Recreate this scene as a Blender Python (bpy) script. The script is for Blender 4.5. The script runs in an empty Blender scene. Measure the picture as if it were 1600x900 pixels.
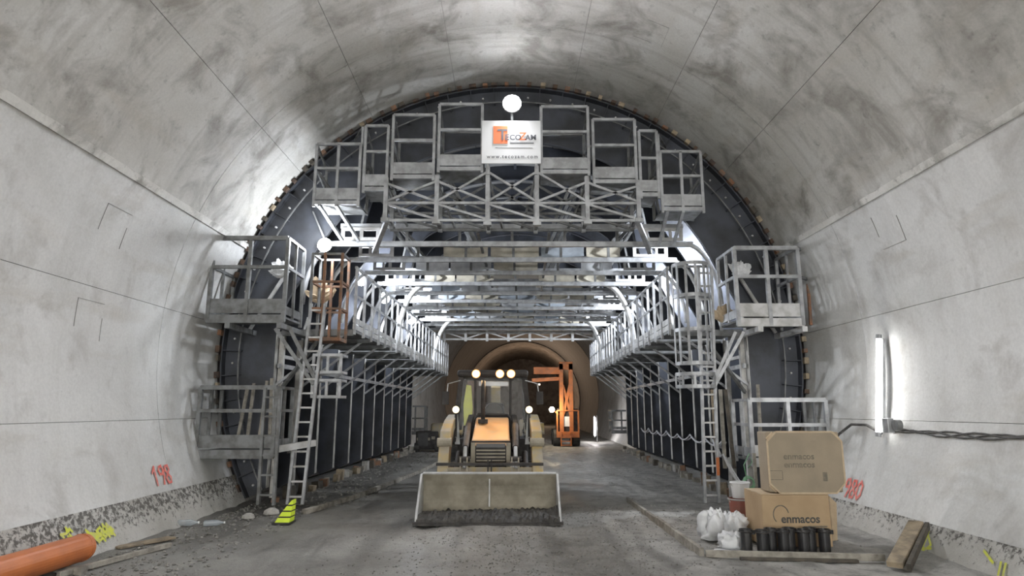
import bpy, math, random
from mathutils import Vector, Matrix, noise
random.seed(7)
R_ = math.radians
sc = bpy.context.scene
C = sc.collection
# ------------------------------------------------------------------ camera
cd = bpy.data.cameras.new('camera'); cam = bpy.data.objects.new('camera', cd); C.objects.link(cam)
cd.sensor_width = 36; cd.lens = 22.5; cd.clip_end = 300; cd.clip_start = .05
cam.location = (0, 0, 1.85)
cam.rotation_euler = (R_(90) + math.atan(.19), 0, R_(-.282))
sc.camera = cam
# ------------------------------------------------------------------ view and world (ambient fill light put in at the open tunnel end behind)
sc.view_settings.view_transform = 'Standard'; sc.view_settings.look = 'None'
sc.view_settings.gamma = 1; sc.view_settings.use_curve_mapping = False
sc.view_settings.exposure = 0.5
w = bpy.data.worlds.new('world'); sc.world = w; w.use_nodes = True
w.node_tree.nodes['Background'].inputs[0].default_value = (1, .99, .96, 1)
w.node_tree.nodes['Background'].inputs[1].default_value = 6.5
P_FLOOD, P_INNER, P_TUBE, P_WORK = 850, 520, 24, 14
sc.cycles.max_bounces = 6; sc.cycles.diffuse_bounces = 4; sc.cycles.glossy_bounces = 2; sc.cycles.transparent_max_bounces = 8; sc.cycles.transmission_bounces = 2
sc.cycles.caustics_reflective = False; sc.cycles.caustics_refractive = False
# ------------------------------------------------------------------ materials
def nt(name):
    m = bpy.data.materials.new(name); m.use_nodes = True
    t = m.node_tree; b = t.nodes['Principled BSDF']
    return m, t, b
def N(t, typ, **kw):
    n = t.nodes.new(typ)
    for k, v in kw.items():
        if k in n.inputs: n.inputs[k].default_value = v
        else: setattr(n, k, v)
    return n
def ramp(t, src, a, b, c0=(0,0,0,1), c1=(1,1,1,1)):
    r = t.nodes.new('ShaderNodeValToRGB')
    r.color_ramp.elements[0].position = a; r.color_ramp.elements[1].position = b
    r.color_ramp.elements[0].color = c0; r.color_ramp.elements[1].color = c1
    t.links.new(src, r.inputs[0]); return r.outputs[0]
def mix(t, fac, a, b, typ='MIX'):
    m = t.nodes.new('ShaderNodeMixRGB'); m.blend_type = typ
    for i, v in ((0, fac), (1, a), (2, b)):
        if isinstance(v, (int, float)): m.inputs[i].default_value = v
        elif isinstance(v, tuple): m.inputs[i].default_value = v if len(v) == 4 else (*v, 1)
        else: t.links.new(v, m.inputs[i])
    return m.outputs[0]
def pos(t, scale=(1,1,1), rot=(0,0,0)):
    g = t.nodes.new('ShaderNodeNewGeometry'); mp = t.nodes.new('ShaderNodeMapping')
    mp.inputs['Scale'].default_value = scale; mp.inputs['Rotation'].default_value = rot
    t.links.new(g.outputs['Position'], mp.inputs[0]); return mp.outputs[0]
def nz(t, vec, scale, detail=6, dist=0, rough=.55):
    n = N(t, 'ShaderNodeTexNoise', Scale=scale, Detail=detail, Distortion=dist, Roughness=rough)
    t.links.new(vec, n.inputs['Vector']); return n.outputs['Fac']
def bump(t, b, h, s, d=.02):
    n = N(t, 'ShaderNodeBump', Strength=s, Distance=d)
    t.links.new(h, n.inputs['Height']); t.links.new(n.outputs[0], b.inputs['Normal'])
def mat(name, c1, c2=None, scale=4, rough=.6, metal=0, bmp=0, bscale=30, lo=.4, hi=.62, rough2=None, alpha=1, coat=0):
    m, t, b = nt(name)
    c2 = c2 or tuple(x * .7 for x in c1)
    v = pos(t); n1 = nz(t, v, scale, 8)
    f = ramp(t, n1, lo, hi)
    t.links.new(mix(t, f, c1, c2), b.inputs['Base Color'])
    b.inputs['Roughness'].default_value = rough; b.inputs['Metallic'].default_value = metal
    if rough2 is not None:
        t.links.new(ramp(t, n1, lo, hi, (rough,)*3 + (1,), (rough2,)*3 + (1,)), b.inputs['Roughness'])
    if bmp: bump(t, b, nz(t, v, bscale, 4), bmp)
    if alpha < 1: b.inputs['Alpha'].default_value = alpha
    return m
def emit(name, col, s, sample=False):
    m = bpy.data.materials.new(name); m.use_nodes = True; t = m.node_tree
    t.nodes.remove(t.nodes['Principled BSDF']); e = N(t, 'ShaderNodeEmission', Strength=s)
    e.inputs[0].default_value = (*col, 1)
    t.links.new(e.outputs[0], t.nodes['Material Output'].inputs[0])
    if not sample: m.cycles.emission_sampling = 'NONE'
    return m
def concrete(name, base, stain, pale, lo, hi, pit=.5, streak=.35, warm=(.40,.36,.29)):
    m, t, b = nt(name)
    v = pos(t); vs = pos(t, (.25, 2.6, .25)); vl = pos(t, (.9, .22, .9))
    cloud = nz(t, v, .55, 9, .6); patch = nz(t, v, 1.25, 10, .5, .62); fine = nz(t, v, 26, 5); mid = nz(t, v, 6, 8, 0, .7)
    col = mix(t, ramp(t, cloud, .40, .62), base, pale)
    col = mix(t, ramp(t, patch, lo, hi), col, stain)
    col = mix(t, mix(t, ramp(t, nz(t, vs, 1.6, 7, .3), .5, .68), (0,0,0), (streak,)*3), col, stain)
    col = mix(t, mix(t, ramp(t, nz(t, vl, 2.2, 6), .56, .72), (0,0,0), (.35,)*3), col, warm)
    col = mix(t, mix(t, ramp(t, mid, .58, .76), (0,0,0), (pit,)*3), col, tuple(x*.45 for x in stain))
    col = mix(t, .35, col, mix(t, ramp(t, fine, .3, .7), (.75,)*3, (1.1,)*3), 'MULTIPLY')
    t.links.new(col, b.inputs['Base Color'])
    b.inputs['Roughness'].default_value = .72
    bump(t, b, mix(t, .5, mid, fine), .35, .012)
    return m
m_wall = concrete('lining_wall_concrete', (.60,.60,.585), (.46,.45,.43), (.70,.70,.69), .52, .72, .30, .22)
m_vault = concrete('lining_vault_concrete', (.50,.49,.455), (.285,.27,.243), (.61,.605,.58), .48, .67, .6, .42)
m_joint = mat('joint_mortar', (.27,.265,.25), (.20,.195,.185), 3, .9)
def kicker():                                                        # honeycombed upper band, smoother pale foot
    m, t, b = nt('kicker_concrete'); v = pos(t)
    g = t.nodes.new('ShaderNodeNewGeometry'); sx = t.nodes.new('ShaderNodeSeparateXYZ'); t.links.new(g.outputs['Position'], sx.inputs[0])
    r = t.nodes.new('ShaderNodeMapRange'); t.links.new(sx.outputs[2], r.inputs[0])
    for i, q in enumerate((.10, .42, 0, .16)): r.inputs[i + 1].default_value = q
    sp = nz(t, v, 15, 7, .3, .7); a = t.nodes.new('ShaderNodeMath'); t.links.new(sp, a.inputs[0]); t.links.new(r.outputs[0], a.inputs[1])
    col = mix(t, ramp(t, nz(t, v, 1.3, 7), .4, .62), (.50,.49,.455), (.62,.61,.58))
    col = mix(t, ramp(t, a.outputs[0], .60, .70), col, (.15,.142,.13))
    t.links.new(col, b.inputs['Base Color']); b.inputs['Roughness'].default_value = .85
    bump(t, b, sp, .9, .04); return m
m_kerb = kicker()
m_ledge = concrete('ledge_concrete', (.62,.61,.57), (.33,.32,.29), (.72,.71,.68), .5, .62, .8, .1)
m_dark = mat('dark_membrane', (.075,.068,.072), (.035,.032,.035), .8, .55, bmp=.4, bscale=3)
m_far = concrete('far_shotcrete', (.40,.36,.33), (.22,.20,.18), (.48,.44,.41), .45, .65, .5, .4)
def floor_mat():
    m, t, b = nt('muddy_concrete_floor')
    v = pos(t); vl = pos(t, (1.6, .22, 1))
    big = nz(t, v, .42, 8, .5); trk = nz(t, vl, 1.5, 8, .4); med = nz(t, v, 3.2, 9, .2, .65); fine = nz(t, v, 30, 6, 0, .7)
    g = t.nodes.new('ShaderNodeNewGeometry'); sx = t.nodes.new('ShaderNodeSeparateXYZ'); t.links.new(g.outputs['Position'], sx.inputs[0])
    def rng(src, a, b_, c, d):
        n = t.nodes.new('ShaderNodeMapRange'); n.interpolation_type = 'SMOOTHSTEP'
        for i, q in enumerate((a, b_, c, d)): n.inputs[i + 1].default_value = q
        t.links.new(src, n.inputs[0]); return n.outputs[0]
    col = mix(t, ramp(t, big, .38, .62), (.22,.213,.195), (.37,.362,.336))
    right = rng(sx.outputs[0], .9, 2.6, 0, 1)                       # drier, paler slab on that side
    col = mix(t, right, col, mix(t, ramp(t, med, .40, .60), (.56,.553,.525), (.38,.372,.35)))
    lane = mix(t, 1.0, rng(sx.outputs[0], -.9, .2, 0, 1), rng(sx.outputs[0], 2.1, .9, 0, 1), 'MULTIPLY')   # churned wet wheel lane
    wet = mix(t, .5, ramp(t, trk, .46, .62), mix(t, 1.0, mix(t, 1.0, lane, rng(sx.outputs[1], 12.5, 9.5, .15, 1), 'MULTIPLY'), ramp(t, med, .28, .55), 'MULTIPLY'))
    col = mix(t, mix(t, wet, (0,0,0), (.95,)*3), col, (.10,.095,.084))
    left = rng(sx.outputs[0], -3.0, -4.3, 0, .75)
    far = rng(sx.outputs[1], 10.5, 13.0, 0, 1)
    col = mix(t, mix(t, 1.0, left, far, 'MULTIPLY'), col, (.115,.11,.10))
    col = mix(t, ramp(t, med, .54, .70), col, mix(t, .5, col, (.12,.115,.105)))
    col = mix(t, .6, col, mix(t, ramp(t, fine, .25, .75), (.6,)*3, (1.2,)*3), 'MULTIPLY')
    t.links.new(col, b.inputs['Base Color'])
    t.links.new(ramp(t, trk, .40, .62, (.75,)*3 + (1,), (.38,)*3 + (1,)), b.inputs['Roughness'])
    bump(t, b, mix(t, .55, med, fine), 1.0, .07)
    return m
m_floor = floor_mat()
m_form = mat('formwork_steel', (.066,.072,.088), (.036,.038,.043), 1.3, .50, .25, bmp=.15, bscale=12)
m_skinshade = mat('shaded_skin_steel', (.055,.052,.048), (.028,.026,.024), 1.6, .55, .2, bmp=.2, bscale=9)  # skin steel darkened to carry the shade low on the sides
m_skinlit = mat('lit_skin_steel', (.42,.425,.43), (.26,.255,.25), 1.1, .42, .45, bmp=.12, bscale=6)  # same skin steel, paled to carry the lamplight up in the crown
m_galv = mat('grey_painted_steel', (.43,.44,.455), (.28,.285,.29), 5, .45, .35, bmp=.1, bscale=60)
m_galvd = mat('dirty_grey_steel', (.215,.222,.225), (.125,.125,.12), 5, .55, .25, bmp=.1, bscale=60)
m_pale = mat('pale_grey_steel', (.56,.56,.56), (.36,.355,.34), 4, .5, .2)
m_post = mat('flange_dusty_steel', (.56,.55,.525), (.30,.29,.27), 3.5, .6, .1)
m_rust = mat('rusty_steel', (.27,.135,.075), (.17,.12,.09), 9, .8, .1, bmp=.3)
m_rustdk = mat('rusted_clamp_steel', (.12,.075,.05), (.06,.045,.04), 9, .8, .1, bmp=.3)
m_wood = mat('weathered_timber', (.36,.29,.20), (.20,.165,.12), 7, .8, bmp=.4, bscale=40)
m_woodg = mat('grey_muddy_timber', (.36,.335,.29), (.20,.185,.16), 7, .8, bmp=.4, bscale=40)
m_woodd = mat('dark_wet_timber', (.10,.085,.065), (.055,.048,.04), 7, .7, bmp=.4, bscale=40)
m_card = mat('cardboard', (.46,.335,.205), (.40,.285,.17), 2.5, .85, bmp=.1, bscale=50)
m_cardd = mat('dusty_cardboard', (.36,.295,.215), (.30,.25,.185), 2.2, .85, bmp=.15, bscale=30)
m_cardin = mat('cardboard_edge', (.56,.45,.31), (.48,.37,.25), 8, .9)
m_orange = mat('orange_plastic', (.62,.19,.055), (.50,.15,.045), 2.5, .42)
m_yel = mat('fluorescent_yellow', (.72,.90,.05), (.62,.80,.04), 4, .55)
m_black = mat('black_plastic', (.022,.022,.024), (.035,.034,.034), 5, .4)
m_rubber = mat('tyre_rubber', (.035,.034,.033), (.09,.085,.078), 6, .85, bmp=.3)
m_lyel = mat('dirty_loader_yellow', (.44,.32,.12), (.34,.30,.23), 3.5, .6, lo=.35, hi=.55, bmp=.1)
m_hood = mat('lamp_tinted_hood', (.62,.34,.15), (.52,.33,.18), 5, .45)  # hood paint with the lamps' orange light put into its colour
m_mudst = mat('mud_coated_steel', (.36,.325,.255), (.25,.225,.175), 4, .7, .1, bmp=.35, bscale=14)
m_dst = mat('dark_machine_steel', (.024,.021,.020), (.05,.044,.040), 6, .7, 0)
m_mud = mat('wet_mud', (.026,.023,.019), (.055,.05,.042), 6, .6, bmp=1, bscale=18)
m_glass = mat('cab_glass', (.30,.31,.30), (.42,.42,.38), 2, .08, alpha=.07)
m_white = mat('white_panel', (.80,.81,.82), (.74,.75,.76), 1, .35)
m_bag = mat('white_sack_plastic', (.74,.75,.76), (.60,.61,.63), 6, .35, bmp=.6, bscale=9)
m_red = mat('red_pail', (.36,.12,.09), (.30,.13,.10), 6, .5)
m_ink = mat('dark_print_ink', (.05,.05,.048), (.10,.095,.085), 20, .8)
m_inkf = mat('faded_print_ink', (.16,.145,.115), (.24,.20,.15), 20, .85)
m_cream = mat('cream_sheeting', (.62,.58,.48), (.40,.37,.30), 2.5, .6, bmp=.5, bscale=5)
m_blue = mat('pale_blue_sheeting', (.52,.58,.64), (.36,.40,.45), 2.5, .5, bmp=.5, bscale=5)
m_lgrey = mat('grey_sign_ink', (.10,.105,.12), (.14,.145,.16), 20, .6)
m_lor = mat('orange_sign_ink', (.85,.22,.08), (.80,.20,.08), 4, .5)
m_spray = mat('red_spray_paint', (.78,.16,.13), (.80,.33,.29), 14, .7)
m_yspray = mat('yellow_spray_paint', (.66,.70,.06), (.58,.58,.18), 14, .7)
m_cable = mat('dark_cable', (.05,.048,.045), (.10,.095,.09), 12, .6)
m_wcable = mat('pale_cable', (.55,.55,.57), (.42,.42,.43), 12, .5)
m_hose = mat('green_hose', (.14,.36,.18), (.25,.42,.28), 8, .5)
m_omach = mat('orange_machine_paint', (.60,.19,.05), (.42,.15,.06), 4, .5)
m_stone = mat('crushed_stone', (.27,.26,.24), (.15,.145,.13), 9, .85)
m_stonep = mat('pale_rubble', (.46,.445,.41), (.28,.27,.25), 9, .85)
m_bottle = mat('clear_bottle_plastic', (.55,.60,.64), (.45,.50,.55), 5, .15, alpha=.5)
m_vest = mat('hi_vis_cloth', (.82,.86,.22), (.70,.72,.20), 6, .8)
e_flood = emit('flood_led', (.93,.95,1), 60)
e_inner = emit('inner_flood_led', (.92,.95,1), 45)
e_tube = emit('tube_lamp', (1,.99,.97), P_TUBE, True)
e_work = emit('work_lamp_bulb', (1,.80,.45), 40)
e_head = emit('head_lamp_bulb', (1,.80,.48), 2.6)
# ------------------------------------------------------------------ mesh helpers
def rootloc(p):
    while p.parent: p = p.parent
    return p.location
class MB:
    def __init__(s): s.v = []; s.f = []
    def add(s, vs, fs):
        o = len(s.v); s.v += [tuple(p) for p in vs]; s.f += [tuple(i + o for i in f) for f in fs]; return s
    def box(s, x0, x1, y0, y1, z0, z1, M=None):
        vs = [Vector((x, y, z)) for x in (x0, x1) for y in (y0, y1) for z in (z0, z1)]
        if M: vs = [M @ q for q in vs]
        return s.add(vs, [(0,1,3,2),(4,6,7,5),(0,4,5,1),(2,3,7,6),(0,2,6,4),(1,5,7,3)])
    def bar(s, p, q, w, h=None, up=(0,0,1)):
        p, q = Vector(p), Vector(q); d = (q - p).normalized(); u = Vector(up); h = h or w
        if abs(d.dot(u)) > .95: u = Vector((0,1,0))
        r = d.cross(u).normalized(); u = r.cross(d)
        vs = [e + r * a * w / 2 + u * b * h / 2 for e in (p, q) for a, b in ((-1,-1),(1,-1),(1,1),(-1,1))]
        return s.add(vs, [(3,2,1,0),(4,5,6,7),(0,1,5,4),(1,2,6,5),(2,3,7,6),(3,0,4,7)])
    def tube(s, pts, r, n=8, closed=False, cap=True):
        pts = [Vector(p) for p in pts]; m = len(pts); o = len(s.v); u = None
        for i, p in enumerate(pts):
            a = pts[(i - 1) % m] if (closed or i > 0) else p; b = pts[(i + 1) % m] if (closed or i < m - 1) else p
            d = (b - a).normalized()
            if u is None: u = d.cross(Vector((0,0,1)) if abs(d.z) < .9 else Vector((1,0,0))).normalized()
            u = (u - d * u.dot(d)).normalized(); w_ = d.cross(u)
            rr = r[i] if isinstance(r, (list, tuple)) else r
            for k in range(n):
                t = 2 * math.pi * k / n; s.v.append(tuple(p + (u * math.cos(t) + w_ * math.sin(t)) * rr))
        for i in range(m if closed else m - 1):
            j = (i + 1) % m
            for k in range(n):
                l = (k + 1) % n; s.f.append((o + i*n + k, o + i*n + l, o + j*n + l, o + j*n + k))
        if cap and not closed:
            s.f.append(tuple(o + k for k in reversed(range(n)))); s.f.append(tuple(o + (m-1)*n + k for k in range(n)))
        return s
    def cyl(s, p, q, r, n=12, r2=None): return s.tube([p, q], [r, r if r2 is None else r2], n)
    def lathe(s, prof, c, n=16, M=None):                             # prof: (radius, height) from one end to the other
        o = len(s.v); c = Vector(c)
        for r, z in prof:
            for k in range(n):
                t = 2 * math.pi * k / n; q = Vector((r * math.cos(t), r * math.sin(t), z))
                s.v.append(tuple((M @ q if M else q) + c))
        for i in range(len(prof) - 1):
            for k in range(n):
                l = (k + 1) % n; s.f.append((o + i*n + k, o + i*n + l, o + (i+1)*n + l, o + (i+1)*n + k))
        s.f.append(tuple(o + k for k in reversed(range(n)))); s.f.append(tuple(o + (len(prof)-1)*n + k for k in range(n)))
        return s
    def prism(s, poly, ext):                                         # 3D polygon swept along ext
        n = len(poly); e = Vector(ext); vs = [Vector(p) for p in poly]; vs += [p + e for p in vs]
        return s.add(vs, [tuple(reversed(range(n))), tuple(range(n, 2*n))] + [(i, (i+1) % n, (i+1) % n + n, i + n) for i in range(n)])
    def mesh(s, name, off, smooth):
        me = bpy.data.meshes.new(name); me.from_pydata([(a - off[0], b - off[1], c - off[2]) for a, b, c in s.v], [], s.f)
        if smooth: me.shade_smooth()
        me.update(); return me
    def part(s, name, m, parent, smooth=False, label=None, kind=None, bevel=0):
        o = bpy.data.objects.new(name, s.mesh(name, rootloc(parent), smooth)); C.objects.link(o)
        o.data.materials.append(m); o.parent = parent
        if label: o['label'] = label
        if kind: o['kind'] = kind
        if bevel: bev(o, bevel)
        return o
    def thing(s, name, m, label=None, cat=None, group=None, kind=None, smooth=False, bevel=0):
        xs, ys, zs = zip(*s.v); off = ((min(xs)+max(xs))/2, (min(ys)+max(ys))/2, min(zs))
        o = bpy.data.objects.new(name, s.mesh(name, off, smooth)); C.objects.link(o); o.location = off
        o.data.materials.append(m); tag(o, label, cat, group, kind)
        if bevel: bev(o, bevel)
        return o
def bev(o, wd):
    b = o.modifiers.new('bevel', 'BEVEL'); b.width = wd; b.segments = 2; b.limit_method = 'ANGLE'
def tag(o, label=None, cat=None, group=None, kind=None):
    if label: o['label'] = label
    if cat: o['category'] = cat
    if group: o['group'] = group
    if kind: o['kind'] = kind
    return o
def root(name, loc, label, cat, group=None):
    o = bpy.data.objects.new(name, None); C.objects.link(o); o.location = loc; o.empty_display_size = .2
    return tag(o, label, cat, group)
def B(*a, **k): return MB().box(*a, **k)
def BAR(*a, **k): return MB().bar(*a, **k)
def light(name, typ, loc, power, col, parent, size=.1, rot=None, spot=None, blend=.6):
    d = bpy.data.lights.new(name, typ); d.energy = power; d.color = col
    if typ in ('POINT', 'SPOT'): d.shadow_soft_size = size
    if spot: d.spot_size = R_(spot); d.spot_blend = blend
    o = bpy.data.objects.new(name, d); C.objects.link(o); o.parent = parent
    o.location = Vector(loc) - Vector(rootloc(parent))
    if rot: o.rotation_euler = rot
    return o
def text(s, size, mt, name, parent, origin, xdir=(1,0,0), ydir=(0,0,1), off=0, space=1, sx=1, label=None):
    cu = bpy.data.curves.new(name, 'FONT'); cu.body = s; cu.size = size; cu.offset = off; cu.space_character = space; cu.resolution_u = 4; cu.extrude = .0006
    o = bpy.data.objects.new(name, cu); C.objects.link(o)
    me = bpy.data.meshes.new_from_object(o.evaluated_get(bpy.context.evaluated_depsgraph_get()))
    bpy.data.objects.remove(o); bpy.data.curves.remove(cu)
    X, Y = Vector(xdir), Vector(ydir); Z = X.cross(Y); O = Vector(origin) - Vector(rootloc(parent))
    for v in me.vertices: v.co = O + X * v.co.x * sx + Y * v.co.y + Z * v.co.z
    me.materials.clear(); me.materials.append(mt); me.name = name
    o = bpy.data.objects.new(name, me); C.objects.link(o); o.parent = parent
    if label: o['label'] = label
    return o
ORD = 'first second third fourth fifth sixth seventh eighth ninth tenth eleventh twelfth thirteenth fourteenth fifteenth sixteenth seventeenth eighteenth nineteenth twentieth'.split()
ORD += ['twenty-' + x for x in ORD[:9]] + ['thirtieth'] + ['thirty-' + x for x in ORD[:9]]
# ------------------------------------------------------------------ tunnel geometry
CZ, RL = 2.95, 6.08
def xo(y): return .07 + .025 * max(0, y - 13.4)
def pt(y, deg, r): return Vector((xo(y) + r * math.cos(R_(deg)), y, CZ + r * math.sin(R_(deg))))
def slab(y0, y1, a0, a1, r, th, ns=6, ny=1, rough=0):
    m = MB(); o = 0
    g = []
    for j in range(ny + 1):
        y = y0 + (y1 - y0) * j / ny
        for i in range(ns + 1):
            a = a0 + (a1 - a0) * i / ns; d = 0
            if rough: d = rough * noise.noise(Vector((y * 4, a * .9, 3.1)))
            g.append(pt(y, a, r + d))
    fs = [(j*(ns+1)+i, (j+1)*(ns+1)+i, (j+1)*(ns+1)+i+1, j*(ns+1)+i+1) for j in range(ny) for i in range(ns)]
    m.add(g, fs)
    for j in (0, 1):                                                 # edge faces run back into the shell
        y = (y0, y1)[j]; e = [pt(y, a0 + (a1-a0)*i/ns, rr) for rr in (r, r + th) for i in range(ns + 1)]
        m.add(e, [(i, i+1, i+2+ns, i+1+ns) for i in range(ns)])
    for a in (a0, a1):
        e = [pt(y, a, rr) for rr in (r, r + th) for y in (y0, y1)]; m.add(e, [(0,1,3,2)])
    return m
def shell(y0, y1, a0, a1, r, m, n=24, parts=4): return slab(y0, y1, a0, a1, r, .02, n, parts)
AJ = [-30, -12, 4.2, 21.3, 40.7, 58.4, 77, 102, 120.5, 139.2, 157.7, 174, 192, 210]
YJ = [-16, -8, 0, 5.5, 11.0, 13.3]
def lining(name, i0, i1, mt, label):
    s = shell(-16, 13.3, AJ[i0], AJ[i1], RL + .05, None, 4*(i1-i0), 4).thing(name, m_joint, label, kind='structure', smooth=True)
    for i in range(i0, i1):
        for j in range(len(YJ) - 1):
            g = .035
            slab(YJ[j] + .004, YJ[j+1] - .004, AJ[i] + g, AJ[i+1] - g, RL + random.uniform(-.004, .004), .045, 7, 2).part('lining_panel', mt, s, smooth=True)
    return s
wr = lining('wall_right', 0, 3, m_wall, 'pale grey concrete tunnel side wall on the tube lamp side')
ce = lining('ceiling', 3, 10, m_vault, 'stained curved concrete vault of the tunnel')
wl = lining('wall_left', 10, 13, m_wall, 'pale grey concrete tunnel side wall on the orange pipe side')
# kicker strips at the wall feet and rough ledges at the springing
slab(-16, 13.3, 203.3, 210.5, RL - .05, .06, 8, 130, .025).thing('trim_1', m_kerb, 'rough pitted concrete kicker at the foot of the wall behind the orange pipe', kind='structure', smooth=True)
slab(-16, 13.3, -30.5, -25.2, RL - .04, .05, 8, 130, .02).thing('trim_2', m_kerb, 'rough concrete kicker at the foot of the wall beside the cardboard boxes', kind='structure', smooth=True)
slab(-16, 13.3, 157.2, 158.3, RL - .035, .04, 3, 160, .03).thing('trim_3', m_ledge, 'rough ridge of concrete running along the wall above the orange pipe', kind='structure', smooth=True)
slab(-16, 13.3, 20.8, 21.8, RL - .025, .03, 3, 160, .025).thing('trim_4', m_ledge, 'rough ridge of concrete running along the wall above the tube lamp', kind='structure', smooth=True)
# formwork inspection-hatch imprints in the lining
for y, a, par, lb in ((9.1, 165.3, wl, 1), (9.1, 178.5, wl, 1), (9.6, 16, wr, 1), (10.4, 66, ce, 1)):
    m = MB()
    for (y0, y1, a0, a1) in ((y-.3, y+.3, a-2.6, a-2.56), (y-.295, y-.29, a-2.6, a+1.2), (y+.29, y+.295, a-.6, a+2.6)):
        q = slab(y0, y1, a0, a1, RL - .006, .008, 3, 1); m.add(q.v, q.f)
    m.part('hatch_imprint', m_joint, par)
# tunnel beyond the formwork
slab(13.2, 30.3, -32, 212, RL + .22, .02, 48, 6).thing('wall_rock', m_dark, 'dark rock face behind the steel formwork', kind='structure', smooth=True)
slab(30.2, 51, -30, 210, RL, .5, 48, 6).thing('wall_far_lined', m_wall, 'pale lined tunnel stretch beyond the steel formwork', kind='structure', smooth=True)
slab(51, 68, -30, 210, RL - .02, .3, 48, 6).thing('wall_far_dark', m_dark, 'dark unlined tunnel stretch far beyond the formwork', kind='structure', smooth=True)
slab(68, 92, -30, 210, RL - .10, .5, 48, 6).thing('wall_far_lit', m_far, 'lit grey brown tunnel stretch at the far end', kind='structure', smooth=True)
m = MB(); n = 48
m.add([pt(92, -30 + 240*i/n, RL - .1) for i in range(n + 1)], [tuple(range(n + 1))]); m.thing('wall_back', m_far, 'grey brown end face of the tunnel far away', kind='structure')
# floor
def fz(x, y):
    d = abs(x - xo(y))
    z = .026 * noise.noise(Vector((x*1.1, y*.7, 0))) + .020 * noise.noise(Vector((x*3.3, y*2.7, 4)))
    z += .014 * noise.noise(Vector((x*7, y*5, 9)))
    z -= .025 * math.exp(-((x - .9) / .35) ** 2) + .02 * math.exp(-((x + 1.3) / .3) ** 2)
    z += .06 * max(0, min(1, (d - 4.9) / .5))
    return z
xs = [-6.2 + 12.4 * i / 160 for i in range(161)]
ys = [-16 + i for i in range(20)] + [4 + .07 * i for i in range(143)] + [14.01 + .2 * i for i in range(90)] + [32 + i for i in range(61)]
m = MB(); W = len(xs)
for y in ys:
    for x in xs: m.v.append((x + xo(y), y, fz(x + xo(y), y)))
m.f = [(j*W+i, j*W+i+1, (j+1)*W+i+1, (j+1)*W+i) for j in range(len(ys)-1) for i in range(W-1)]
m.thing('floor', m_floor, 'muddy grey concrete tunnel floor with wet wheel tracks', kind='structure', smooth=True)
# ------------------------------------------------------------------ formwork shell
YR = [13.4 + 1.5 * k for k in range(12)]
def rin2(a):
    b = a if a <= 90 else 180 - a
    t = max(0, min(1, (b - 38) / 20)); t = t*t*(3-2*t)
    return rin(a) * (1 - t) + 5.55 * t
def rin(a):
    b = a if a <= 90 else 180 - a
    lo = 4.93 / max(.2, math.cos(R_(b)))
    if b < 4: return lo
    t = min(1, (b - 4) / 18); t = t*t*(3-2*t)
    return lo * (1 - t) + 4.78 * t
fs = root('formwork_shell', (.07, 13.4, 0), 'dark steel arch formwork shell with evenly spaced ribs lining the tunnel', 'formwork')
NA = 72; A0, A1 = -28.2, 208.2
def ring(y, th, ri, ro, a0=A0, a1=A1, n=NA):
    m = MB(); g = []
    for i in range(n + 1):
        a = a0 + (a1 - a0) * i / n
        r0 = ri(a) if callable(ri) else ri; r1 = ro(a) if callable(ro) else ro
        for yy in (y, y + th):
            for r in (r0, r1): p = pt(y, a, r); p.y = yy; g.append(p)
    f = []
    for i in range(n):
        o = 4*i; q = o + 4
        f += [(o, o+1, q+1, q), (o+2, q+2, q+3, o+3), (o, q, q+2, o+2), (o+1, o+3, q+3, q+1)]
    f += [(0,2,3,1), (4*n, 4*n+1, 4*n+3, 4*n+2)]
    return m.add(g, f)
for k, y in enumerate(YR):
    rf = rin2 if k else rin
    web = ring(y, .02, rf, 5.98).part('rib', m_form, fs)
    ring(y - .04, .10, lambda a: rf(a) - .015, rf, 12, 168, 60).part('crown_flange', m_form, web)
    for a0, a1 in ((A0, 12), (168, A1)): ring(y - .06, .14, lambda a: rf(a) - .015, rf, a0, a1, 14).part('leg_flange', m_post, web)
SJ = [-28, -10, 8, 26, 44, 62, 80, 100, 118, 136, 154, 172, 190, 208]
for k in range(11):
    for i in range(13):
        low = SJ[i+1] < 10 or SJ[i] > 170  # low panels get the shaded steel copy, upper ones the lit copy
        slab(YR[k] + .01, YR[k+1] - .01, SJ[i] + .08, SJ[i+1] - .08, 5.985, .03, 5, 1).part('skin_panel', m_skinshade if low else m_skinlit, fs)
    for a in (30, 50, 70, 90, 110, 130, 150):
        q = slab(YR[k] + .02, YR[k+1], a - .35, a + .35, 5.86, .12, 1, 1); q.part('stringer', m_form, fs)
# front end: bolted edge band with stiffeners, bolts and stop-end clamps
ring(13.22, .18, 5.97, 6.0).part('edge_plate', m_form, fs)
ring(13.22, .02, 5.62, 5.645).part('edge_rail', m_galvd, fs)
for i in range(47):
    a = -26 + 5 * i
    p, q = pt(13.31, a, 5.63), pt(13.31, a, 5.97); t = Vector((-math.sin(R_(a)), 0, math.cos(R_(a))))
    BAR(p, q, .17, .018, up=t).part('stiffener', m_form, fs)
    b = pt(13.385, a + 2.5, 5.80); MB().cyl(b, b + Vector((0, -.05, 0)), .022, 6).part('bolt', m_pale, fs)
for i in range(94):
    a = -26.5 + 2.5 * i + random.uniform(-.5, .5); w_ = random.uniform(.05, .11); l = random.uniform(.07, .15)
    p, q = pt(13.2, a, 5.99), pt(13.2, a, 5.99 + w_); t = Vector((-math.sin(R_(a)), 0, math.cos(R_(a))))
    BAR(p, q, random.uniform(.10, .2), l, up=t).part('edge_clamp', random.choice([m_rust, m_rustdk, m_rustdk, m_woodd, m_wood]), fs)
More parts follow.
